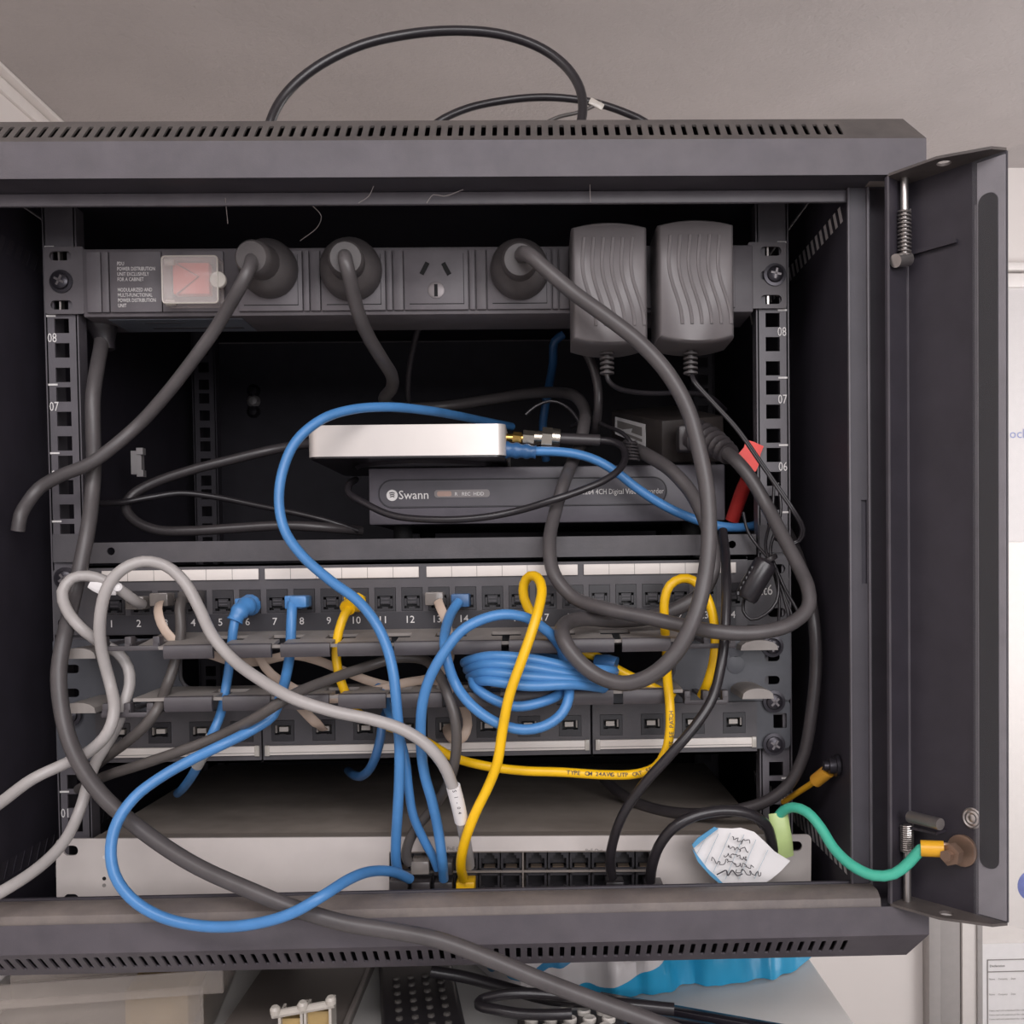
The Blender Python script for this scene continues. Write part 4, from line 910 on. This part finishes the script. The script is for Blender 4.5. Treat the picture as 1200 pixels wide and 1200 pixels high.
# print along the jacket
def along(root, s, size, pts2, name='jacket_print'):
    mb = MB(); n = len(s); sp = spline(px_path(pts2), 0.5); tot = len(sp)
    for i, ch in enumerate(s):
        if ch == ' ': continue
        k = int((i+0.2)/n*(tot-3)); a, b = sp[k], sp[min(k+3, tot-1)]; eu = (b-a).normalized(); ev = V3((-eu.z, 0, eu.x))
        text_mb(ch, size, a-ev*size*0.33, eu=eu, ev=ev, mb=mb)
    part(name, mb, M_INK, root, 'black print on the jacket')
along(t, 'TYPE CM 24AWG UTP CAT 5E', 3.6, [(664, 905, -61.5), (700, 907, -62.8), (745, 907, -65.5), (766, 900, -67.2)])
along(t, 'CAT 5E PATCH', 3.6, [(786, 880, -69.5), (787, 856, -71.3), (786.5, 832, -71.3)], 'jacket_print')
t = thing('patch_cable', 'yellow patch cable rising from the switch to a narrow loop over the upper panel', 'cable', P(600, 850, -90))
cable(t, 'jacket', M_YEL, [(543, 1030, -44), (540, 1012, -64), (545, 985, -76), (557, 953, -80), (573, 920, -80), (583, 893, -84), (589, 855, -86), (597, 815, -88), (611, 775, -88), (624, 738, -86), (632, 710, -80), (635, 690, -72), (630, 677, -64), (621, 675, -58), (614, 684, -54), (614, 700, -52), (622, 718, -50), (636, 736, -46), (654, 751, -40), (676, 762, -36), (700, 770, -36), (726, 786, -38), (752, 799, -42), (778, 812, -48), (790, 818, -50)], 3.0)
rj(t, M_YEL, 547, 1034, SY)
# -- grey
t = thing('patch_cable', 'grey patch cable arching over ports 1 to 5, with a white wrap label', 'cable', P(300, 800, -80))
gsp = cable(t, 'jacket', M_GREY, [(-40, 968, -105), (0, 941, -86), (38, 913, -70), (78, 894, -62), (108, 878, -64), (127, 857, -66), (134, 832, -62), (130, 805, -54), (122, 775, -56), (117, 745, -62), (119, 712, -66), (127, 686, -66), (144, 667, -64), (168, 658, -60), (194, 663, -58), (216, 682, -60), (233, 712, -64), (249, 745, -72), (272, 772, -78), (304, 796, -92), (345, 819, -103), (392, 834, -102), (435, 843, -98), (472, 855, -96), (500, 873, -94), (520, 897, -90), (533, 930, -84), (541, 962, -74), (546, 990, -60), (549, 1006, -46), (550, 1014, -38)], 3.5)
part('wrap_label', MB().tube(spline([P(531, 921, -85.5), P(536, 940, -81), P(541, 962, -74)], 3), 4.2, 12), M_PAPER, t, 'white wrap label')
along(t, 'S1-04', 3.4, [(532, 925, -91), (537, 944, -87), (540, 958, -82)], 'label_print')
t = thing('patch_cable', 'grey patch cable from port 2 looping back around the left rail and out low', 'cable', P(100, 760, -60))
cable(t, 'jacket', M_GREY, [(166, 708, -22), (158, 704, -32), (146, 695, -38), (128, 683, -42), (104, 675, -44), (84, 678, -46), (73, 694, -50), (78, 714, -54), (94, 735, -58), (116, 752, -50), (138, 765, -42), (150, 782, -42), (152, 802, -46), (145, 826, -50), (138, 848, -48), (128, 868, -46), (114, 890, -46), (104, 915, -48), (94, 948, -52), (76, 985, -66), (46, 1016, -84), (0, 1046, -104), (-40, 1066, -116)], 3.4)
rj(t, M_GREY, 167, 706, PPY, clear=True)
part('torn_label', MB().tube(spline([P(106, 683, -44), P(118, 690, -46), P(136, 691, -46)], 3), 5, 10, flat=(3.4, 0.8)), M_PAPER, t)
part('wire_tag', MB().lathe(P(138, 689, -62), (0.3, -1, 0.4), [(2.6, 0), (2.8, 2), (1.4, 3)], 12), M_PAPER, t)
# -- beige flat cables
FLT = (2.9, 0.95)
t = thing('flat_cable', 'beige flat patch cable from port 13, winding back left through the opening', 'cable', P(450, 800, -30))
cable(t, 'jacket', M_BEIGE, [(513, 704, -26), (517, 714, -34), (523, 728, -38), (526, 748, -38), (527, 770, -32), (520, 785, -28), (503, 795, -26), (475, 800, -26), (450, 806, -26), (420, 815, -26), (390, 819, -26), (362, 815, -26), (338, 803, -26), (318, 790, -26), (307, 776, -26), (303, 765, -24), (302, 752, -20)], 3, flat=FLT)
rj(t, M_BEIGE, 511, 701, PPY, clear=True)
t = thing('flat_cable', 'beige flat patch cable from port 3, dropping through the tray to a lower port', 'cable', P(250, 770, -30))
cable(t, 'jacket', M_BEIGE, [(187, 706, -26), (185, 715, -34), (189, 731, -38), (201, 748, -38), (224, 760, -34), (250, 768, -30), (275, 776, -24), (305, 775, -14), (340, 768, -14), (372, 774, -22), (402, 786, -24), (436, 799, -22), (470, 806, -20), (500, 804, -20), (524, 800, -24), (536, 812, -26), (545, 832, -30), (548, 850, -36), (543, 864, -38), (533, 868, -34), (525, 860, -26), (523, 851, -14)], 3, flat=FLT)
rj(t, M_BEIGE, 195, 702, PPY, clear=True)
t = thing('flat_cable', 'short beige flat cable dropping from the lower tray into a port', 'cable', P(370, 850, -20))
cable(t, 'jacket', M_BEIGE, [(350, 826, -30), (361, 838, -32), (371, 848, -30), (379, 855, -14)], 3, flat=(3.2, 1.0), step=2)
# -- dark ethernet
t = thing('patch_cable', 'dark grey patch cable from port 4 down to the left end of the lower panel', 'cable', P(190, 820, -50))
part('plug_boot', MB().box(P(209, 700, -24).x, P(232, 700, -24).x, -26, -8, P(220, 706, -20).z, P(220, 693, -20).z, 1.2), M_GREYD, t)
cable(t, 'jacket', M_GREYD, [(213, 702, -30), (211, 716, -34), (212, 735, -36), (210, 755, -36), (203, 783, -38), (194, 808, -44), (186, 828, -56), (172, 848, -58), (150, 868, -52), (126, 886, -38), (112, 897, -28), (96, 910, -14)], 3.3)
t = thing('patch_cable', 'dark grey patch cable crossing in front of the lower panel, then down into the switch', 'cable', P(400, 800, -60))
cable(t, 'jacket', M_GREYD, [(92, 925, -10), (120, 911, -32), (165, 896, -58), (212, 880, -66), (258, 862, -68), (298, 842, -82), (330, 822, -90), (352, 810, -80), (390, 795, -60), (430, 781, -42), (468, 771, -36), (496, 773, -36), (513, 789, -52), (525, 815, -68), (533, 842, -70), (535, 870, -68), (532, 897, -64), (522, 925, -54), (505, 950, -46), (488, 970, -44), (478, 990, -42), (476, 1004, -40), (480, 1012, -38)], 3.2)
rj(t, M_GREYD, 495, 1010, SY, clear=True)
# -- black cords
t = thing('supply_cable', 'thick dark supply cord sweeping down the left rail and across the lower lid', 'power cord', P(300, 1045, -100))
cable(t, 'cord', M_CORD, [(119, 397, 22), (118, 408, 14), (114, 430, 0), (109, 465, -10), (109, 500, -12), (110, 540, -10), (108, 580, -14), (103, 620, -24), (95, 660, -30), (86, 700, -35), (77, 740, -54), (69, 785, -62), (72, 830, -66), (86, 880, -74), (116, 928, -84), (165, 972, -94), (225, 1012, -104), (290, 1042, -112), (350, 1066, -116), (405, 1082, -118), (460, 1091, -120), (515, 1102, -124), (575, 1124, -130), (635, 1149, -138), (695, 1172, -146), (750, 1192, -152), (800, 1212, -158), (860, 1240, -166)], 4.7, step=5)
t = thing('coax_cable', 'black cable dropping past the right end of the lower panel into the switch', 'cable', P(780, 890, -70))
cable(t, 'jacket', M_COAX, [(847, 622, -6), (850, 650, -22), (851, 680, -46), (851, 715, -56), (849, 750, -62), (844, 785, -66), (835, 818, -72), (815, 850, -76), (785, 885, -77), (752, 922, -72), (730, 955, -66), (718, 988, -58), (715, 1010, -52), (717, 1028, -44)], 3.1)
rj(t, M_COAX, 719, 1034, SY)
t = thing('black_cable', 'black cable arching from the right end of the switch ports to the paper tag', 'cable', P(830, 955, -60))
cable(t, 'jacket', M_COAX, [(762, 1032, -44), (764, 1015, -52), (772, 992, -58), (788, 971, -62), (812, 957, -62), (845, 950, -60), (875, 953, -58), (897, 966, -52), (904, 985, -45), (908, 1004, -38), (907, 1016, -36)], 3.4)
rj(t, M_COAX, 764, 1036, SY)
t = thing('black_cable', 'thick black cable rising along the right inner wall from behind the switch', 'cable', P(940, 880, 0))
cable(t, 'jacket', M_CORDB, [(700, 905, 100), (725, 928, 70), (760, 946, 40), (810, 954, 10), (860, 950, -8), (900, 938, -16), (926, 917, -20), (942, 884, -24), (951, 835, -28), (956, 780, -28), (954, 730, -26), (944, 680, -8), (926, 630, 30), (900, 590, 80)], 4.0)
t = thing('black_cable', 'black cable curling in a flat loop left of the recorder', 'cable', P(250, 620, 80))
cable(t, 'jacket', M_CORDB, [(420, 512, 150), (372, 518, 110), (320, 527, 90), (270, 539, 84), (220, 552, 80), (180, 566, 76), (155, 580, 72), (147, 594, 68), (158, 610, 64), (184, 621, 62), (225, 622, 62), (275, 619, 64), (330, 616, 66), (380, 618, 70), (424, 622, 84)], 3.6)
t = thing('thin_lead', 'thin glossy black lead over the shelf, left of the recorder', 'lead', P(250, 590, 70))
cable(t, 'jacket', M_COAX, [(105, 590, 40), (140, 589, 60), (175, 583, 70), (212, 578, 76), (250, 582, 80), (300, 592, 80), (350, 602, 76), (390, 612, 74), (420, 622, 80)], 2.2)
t = thing('thin_lead', 'thin dark lead hanging straight down behind the second plug cord', 'lead', P(480, 440, 60))
cable(t, 'jacket', M_COAX, [(492, 380, 40), (486, 400, 60), (480, 430, 80), (478, 460, 100), (480, 480, 120)], 2.0)
t = thing('thin_lead', 'thin black wire pair arching behind the antenna connector', 'lead', P(650, 480, 60))
cable(t, 'jacket', M_COAX, [(616, 486, 60), (628, 476, 60), (645, 470, 60), (660, 474, 58), (672, 484, 54), (680, 498, 50), (684, 515, 46)], 1.1)
t = thing('black_cable', 'black cable curving down behind the left adapter', 'cable', P(695, 450, 50))
cable(t, 'jacket', M_CORDB, [(682, 405, 50), (693, 425, 46), (700, 450, 44), (701, 475, 44), (698, 500, 54), (690, 520, 90)], 3.2)
# loops on top of the cabinet
t = thing('black_cable', 'black cable rising in a tall hoop above the cabinet lid', 'cable', P(500, 145, 200))
cable(t, 'jacket', M_COAX, [(300, 297, 140), (304, 250, 140), (309, 190, 140), (316, 146, 140), (332, 114, 145), (366, 82, 150), (420, 54, 155), (480, 40, 160), (540, 36, 160), (590, 41, 160), (635, 57, 158), (665, 80, 154), (680, 105, 150), (683, 128, 146), (680, 150, 142), (674, 200, 140), (668, 297, 140)], 3.9, step=5)
t = thing('black_cable', 'black cable in a low bow behind the tall hoop on the cabinet', 'cable', P(640, 140, 260))
cable(t, 'jacket', M_COAX, [(420, 328, 240), (425, 280, 240), (458, 200, 240), (508, 147, 240), (545, 128, 245), (590, 118, 250), (640, 114, 250), (690, 119, 250), (730, 131, 245), (760, 146, 240), (806, 190, 240), (830, 280, 240), (835, 328, 240)], 3.4, step=5)
t = thing('thin_lead', 'thin grey wire crossing the low bow on top of the cabinet', 'lead', P(670, 135, 200))
cable(t, 'jacket', M_GREYD, [(560, 316, 200), (575, 240, 200), (610, 165, 200), (650, 139, 200), (680, 131, 202), (705, 120, 204)], 1.6)
part('twist_tie', MB().box(-5, 8, -1, 1, -3, 3, 0.8, M=Matrix.Translation(P(697, 121, 202)) @ Matrix.Rotation(0.5, 4, 'Y')), M_CLEARDIV, t)
# earth wires
t = thing('earth_wire', 'green earth wire sagging from the cabinet to the copper bolt on the door', 'earth wire', P(1020, 1028, -80))
ge = on_door(34, eb.z, 6)
cable(t, 'jacket', M_GREEN, [(911, 958, -40), (918, 950, -44), (930, 946, -50), (946, 952, -58), (962, 970, -66), (977, 994, -76), (998, 1014, -88), (1024, 1026, -98), (1048, 1024, -104), (1066, 1010, -108), (1080, 995, -112), (1086, 994, -113)], 3.2)
part('lug_sleeve', MB().cyl(P(1079, 994, -112), P(1106, 995, -116), 4.6, 16), M_LUG, t, 'yellow crimp sleeve')
part('ring_terminal', MB().tube([P(1104, 995, -116), P(1110, 996, -117), on_door(34, eb.z, 8)], 3, 10, flat=(4, 1.2)), M_COPPER, t)
part('sheath', MB().tube(spline([P(912, 953, -42), P(914, 968, -44), P(917, 985, -44), P(919, 1004, -40)], 3), 5, 12, flat=(6.2, 1.6)), M_LIME, t, 'pale green sheath')
t = thing('earth_wire', 'short yellow earth wire with a yellow lug on the right inner wall', 'earth wire', P(950, 915, -30))
cable(t, 'jacket', M_LUG, [(918, 940, 0), (936, 928, -16), (950, 919, -30), (960, 912, -40)], 2.0)
part('lug_sleeve', MB().cyl(P(956, 915, -38), P(971, 903, -48), 4.4, 14), mat('ochre_lug', 'c9902f', 0.4), t)
part('ring_terminal', MB().tube([P(969, 905, -47), eb2+V3((-5, 0, 0))], 3, 10, flat=(4, 1.2)), M_SCREW, t)
# paper tag
t = thing('paper_tag', 'handwritten lined paper tag with a blue edge, stuck before the switch', 'paper tag', P(868, 1030, -48))
op = [(811, 990), (818, 984), (837, 970), (858, 971), (868, 970), (884, 975), (896, 986), (908, 998), (926, 1009), (916, 1020), (904, 1030), (892, 1038), (850, 1038), (838, 1026), (822, 1012)]
def tagY(px): return -50-6*math.sin((px-811)/115*math.pi)
def sheet(op, off, th):
    mb = MB(); n = len(op); cen = (sum(p[0] for p in op)/n, sum(p[1] for p in op)/n)
    f = [P(p[0], p[1], tagY(p[0])+off) for p in op]+[P(cen[0], cen[1], tagY(cen[0])+off)]
    b = [p+V3((0, th, 0)) for p in f]; k = n+1
    fs = [(i, (i+1) % n, n) for i in range(n)]+[(k+(i+1) % n, k+i, k+n) for i in range(n)]+[(i, (i+1) % n, k+(i+1) % n, k+i) for i in range(n)]
    return mb.add(f+b, fs)
part('sheet', sheet(op, 0, 0.6), M_PAPER, t)
part('blue_edge', sheet([(811, 990), (818, 982), (837, 969), (842, 971), (822, 986), (813, 994)], -2.6, 0.8), M_PAPERBLUE, t, 'blue paper edge')
part('blue_edge', sheet([(811, 994), (822, 1012), (838, 1026), (850, 1038), (846, 1038), (832, 1026), (818, 1010)], -2.6, 0.8), M_PAPERBLUE, t)
rl = MB()
for a, b in (((829, 979), (817, 1000)), ((842, 977), (826, 1012)), ((856, 976), (836, 1022)), ((872, 978), (850, 1030)), ((886, 984), (866, 1030)), ((900, 996), (884, 1030))):
    rl.tube([P(a[0]+(b[0]-a[0])*u, a[1]+(b[1]-a[1])*u, tagY(a[0]+(b[0]-a[0])*u)-2.2) for u in (0, .33, .66, 1)], 0.22, 5)
part('ruling', rl, M_PAPERLINE, t)
hw = MB()
def scribble(x, y, n, s, ang, r=0.28):
    pts = []
    for i in range(n*4):
        u = i*0.25; pts.append((x+(u*s*1.5)*math.cos(ang)+random.uniform(-1, 1)*s*0.5, y+(u*s*1.5)*math.sin(ang)+random.uniform(-1, 1)*s*0.8))
    hw.tube(spline([P(p[0], p[1], tagY(p[0])-3.4) for p in pts], 0.8), r, 5)
for x, y, n, s in ((858, 984, 3, 5), (854, 993, 4, 4.2), (848, 1002, 5, 4), (834, 1008, 3, 5), (854, 1012, 5, 4), (862, 1020, 5, 4.2)): scribble(x, y, n, s, 0.15)
hw.tube(spline([P(x, y, tagY(x)-3.6) for x, y in ((840, 1025), (846, 1022), (851, 1020), (853, 1026), (858, 1020), (864, 1026), (870, 1024))], 0.8), 0.45, 6)
part('handwriting', hw, M_INK, t, 'dark pen handwriting')
# ================================================================== things on the bench
# clear tub at the left
zlip0, zlip1 = -477, -462
a, b = PZ(-60, 1188, zlip0), PZ(262, 1164, zlip0)
ang = math.atan2(b.y-a.y, b.x-a.x)
t = thing('plastic_tub', 'clear plastic tub with a broad rim under the cabinet at left', 'tub', ((a.x+b.x)/2, (a.y+b.y)/2+60, BT))
Mx = Matrix.Translation(V3((b.x, b.y, 0))) @ Matrix.Rotation(ang, 4, 'Z')
wl = 320
mb = MB()
for q in ((-wl, 0, 0, 2.2), (-2.2, 0, 0, 150), (-wl, 0, 148, 150)): mb.box(q[0], q[1], q[2], q[3], zlip0, zlip1, 0.6, M=Mx)
part('rim', mb, M_CLEAR, t)
mb = MB()
for q in ((-wl, -14, 8, 10), (-16, -14, 8, 142), (-wl, -14, 140, 142)): mb.box(q[0], q[1], q[2], q[3], BT+2, zlip0+2, M=Mx)
mb.box(-wl, -14, 8, 142, BT, BT+2, M=Mx)
part('tub_wall', mb, M_CLEAR, t)
mb = MB()
for (u0, u1, h, w) in ((-300, -200, 30, 60), (-150, -110, 26, 50), (-60, -36, 34, 40)): mb.box(u0, u1, 30, 30+w, BT+2, BT+2+h, 2, M=Mx)
solo('tub_contents', MB().box(-230, -160, 24, 100, BT+2.2, BT+26, 3, M=Mx), M_PAPER, 'pale packet inside the clear tub', 'packet', (a.x, a.y, BT))
solo('tan_packet', MB().box(-66, -26, 24, 90, BT+2.2, BT+34, 3, M=Mx), M_TAN, 'tan packet inside the right end of the clear tub', 'packet', (b.x, b.y, BT))
# flat board
bz = -503
c = [PZ(262, 1200, bz), PZ(423, 1200, bz), PZ(440, 1136, bz), PZ(308, 1136, bz)]
far = V3((0, 60, 0)); near = V3((0, -60, 0))
t = thing('flat_box', 'flat brown grey metal box on the bench below the cabinet', 'box', ((c[0].x+c[1].x)/2, c[0].y+40, BT))
x0, x1 = c[0].x, c[1].x-9
part('lid', MB().box(x0, x1, c[0].y-70, c[2].y+60, bz-3, bz, 1), M_FLAT, t)
part('box_body', MB().box(x0+2, x1-2, c[0].y-68, c[2].y+58, BT, bz-3), M_FLAT, t)
part('pale_edge', MB().box(x1-2.5, x1+0.5, c[0].y-70, c[2].y+60, bz-2, bz+1.2, 0.5), mat('pale_edge', '918984', 0.4), t)
# little clear case standing on it
t = thing('parts_case', 'small clear compartment case with yellowish contents on the flat box', 'case', PZ(355, 1190, bz))
Yc = PZ(355, 1215, bz).y-20
ca, cb = P(319, 1189, Yc), P(392, 1176, Yc)
d = (cb-ca); mb = MB().tube([ca, cb], 2.6, 10)
part('rim', mb, M_CLEARDIV, t)
kb = MB()
for u in (0.06, 0.5, 0.95): p = ca+d*u; kb.lathe(p+V3((0, -1, 1)), (0, -0.2, 1), [(3.2, 0), (3.2, 3), (2, 4.5)], 12)
part('hinge_knob', kb, M_CLEARDIV, t)
mb = MB()
for u in (0.12, 0.47, 0.53, 0.93): p = ca+d*u; mb.box(p.x-0.8, p.x+0.8, Yc-1, Yc+14, bz, p.z)
part('divider', mb, M_CLEARDIV, t)
part('contents', MB().box(ca.x+d.x*0.14, ca.x+d.x*0.46, Yc+3, Yc+12, bz, ca.z-4).box(ca.x+d.x*0.55, ca.x+d.x*0.92, Yc+3, Yc+12, bz, cb.z-6), M_TAN, t, 'yellowish small parts')
# remote control
rz = BT+18
p0, p1 = PZ(499, 1215, rz), PZ(489, 1140, rz)
t = thing('remote_control', 'black remote control with many grey buttons under the cabinet', 'remote control', (p0.x, p0.y, BT))
yaw = math.atan2(p1.x-p0.x, p1.y-p0.y)
Mr = Matrix.Translation(V3((p0.x, p0.y, 0))) @ Matrix.Rotation(-yaw, 4, 'Z')
part('case', MB().box(-26, 26, -40, 150, BT+0.2, rz, 4, 3, M=Mr), M_REMOTE, t)
BTN = local_mesh('button', MB().lathe((0, 0, 0), (0, 0, 1), [(2.4, 0), (2.4, 1.2), (1.6, 1.8)], 10), M_BTN)
for i in range(4):
    for j in range(10):
        p = Mr @ V3((-15+10*i, -24+13*j, rz)); shared('button', BTN, t, p)
# remote with pale buttons at the bottom edge
rz2 = BT+16
q0 = PZ(672, 1186, rz2)
t = thing('remote_control', 'grey remote control with pale round buttons at the bottom edge', 'remote control', (q0.x, q0.y-60, BT))
part('case', MB().box(q0.x-36, q0.x+34, q0.y-110, q0.y+6, BT+0.2, rz2, 4, 3), M_REMOTE, t)
PB = local_mesh('button', MB().lathe((0, 0, 0), (0, 0, 1), [(4.2, 0), (4.4, 2.2), (3.6, 3.2), (3.0, 3.0)], 14), M_PALEBTN)
for i in range(5):
    for j in range(6): shared('button', PB, t, (q0.x-27+12.2*i+(j % 2)*3-3, q0.y-3-11.5*j, rz2))
# black frame lying at right
t = thing('black_tray', 'glossy black plastic tray edge lying at the bottom right of the bench', 'tray', PZ(830, 1200, BT))
tz = BT+10
k = [PZ(752, 1170, tz), PZ(945, 1204, tz)]
dv = (k[1]-k[0]).normalized(); nv = V3((dv.y, -dv.x, 0)); nv = -nv if nv.y > 0 else nv
M_GLOSS = mat('gloss_black_plastic', '262329', 0.18)
def strip(o0, o1, z0, z1, m, name, ext=30):
    c = []
    for z in (z0, z1): c += [k[0]+nv*o0-dv*ext, k[1]+nv*o0+dv*ext, k[1]+nv*o1+dv*ext, k[0]+nv*o1-dv*ext]
    c = [V3((p.x, p.y, z0 if i < 4 else z1)) for i, p in enumerate(c)]
    part(name, MB().hexa(c, 0.8), m, t)
strip(0, 9, BT, tz, M_GLOSS, 'outer_rim'); strip(14, 24, BT, tz-1, M_GLOSS, 'inner_rim'); strip(8, 80, BT, BT+3, M_REMOTE, 'tray_floor')
strip(30, 60, BT+3, BT+5, M_BENCH, 'pale_insert', -40)
# black cable loop on the bench
t = thing('black_cable', 'black cable doubled in a flat loop on the bench before the bag', 'cable', PZ(620, 1175, BT))
cable(t, 'jacket', M_COAX, [(505, 1138, -10), (545, 1145, -10), (590, 1157, -14), (640, 1170, -20), (690, 1174, -36), (740, 1178, -42), (790, 1183, -46)], 4)
cable(t, 'jacket', M_COAX, [(735, 1178, -40), (700, 1172, -42), (660, 1167, -44), (618, 1164, -46), (585, 1166, -46), (564, 1172, -44), (562, 1178, -50), (580, 1183, -58), (610, 1188, -62), (645, 1189, -64), (670, 1188, -64)], 3.4)
# crumpled bag
def bag():
    mb = MB(); nu, nv_ = 120, 22
    a, b = PZ(550, 1166, BT), PZ(992, 1138, BT); vs = []
    from mathutils import noise
    for i in range(nu+1):
        u = i/nu; base = a*(1-u)+b*u
        env = min(1, math.sin(math.pi*u)*2.4+0.04)*(1-0.35*u**4)
        sag = 10*math.sin(u*math.pi)+9*noise.noise(V3((u*5, 0.3, 0)))
        for j in range(nv_+1):
            w = math.pi*j/nv_
            f = 1+0.22*noise.noise(V3((u*9, w*0.9, 1.7)))+0.12*noise.noise(V3((u*26+w*2, w*2, 5.1)))+0.09*abs(math.sin(16*u+2.2*w+2*noise.noise(V3((u*4, w, 0)))))
            y = base.y+62-sag-math.cos(w)*(62*env+4)*f
            z = BT+1+max(0, math.sin(w))**0.8*(56*env+2)*f+(14*max(0, u-0.7)/0.3)*math.sin(w)
            vs.append((base.x, y, min(z, zBf-CH-2)))
    fs = [(i*(nv_+1)+j, i*(nv_+1)+j+1, (i+1)*(nv_+1)+j+1, (i+1)*(nv_+1)+j) for i in range(nu) for j in range(nv_)]
    fs += [tuple(range(nv_+1)), tuple(nu*(nv_+1)+j for j in range(nv_, -1, -1))]
    fs += [(i*(nv_+1), (i+1)*(nv_+1), (i+1)*(nv_+1)+nv_, i*(nv_+1)+nv_) for i in range(nu)]
    return mb.add(vs, fs)
p = PZ(780, 1160, BT)
solo('plastic_bag', bag(), M_BAG, 'crumpled blue and white plastic bag stuffed under the cabinet', 'bag', (p.x, p.y, BT))
# loose cobweb threads under the lid
t = MB()
for q in ([(365, 240, -70), (376, 252, -62), (372, 266, -50), (352, 282, -34)], [(500, 238, -77), (508, 228, -80), (520, 230, -80), (543, 222, -80)], [(691, 210, -85), (692, 237, -78)], [(420, 238, -77), (432, 230, -79), (438, 218, -83)], [(264, 232, -77), (267, 262, -60)]):
    t.tube(spline(px_path(q), 2), 0.22, 5)
solo('cobweb', t, mat('cobweb', '9a9290', 0.7), 'loose pale cobweb threads hanging under the upper lid', 'cobweb', P(450, 240, -74), kind='stuff')
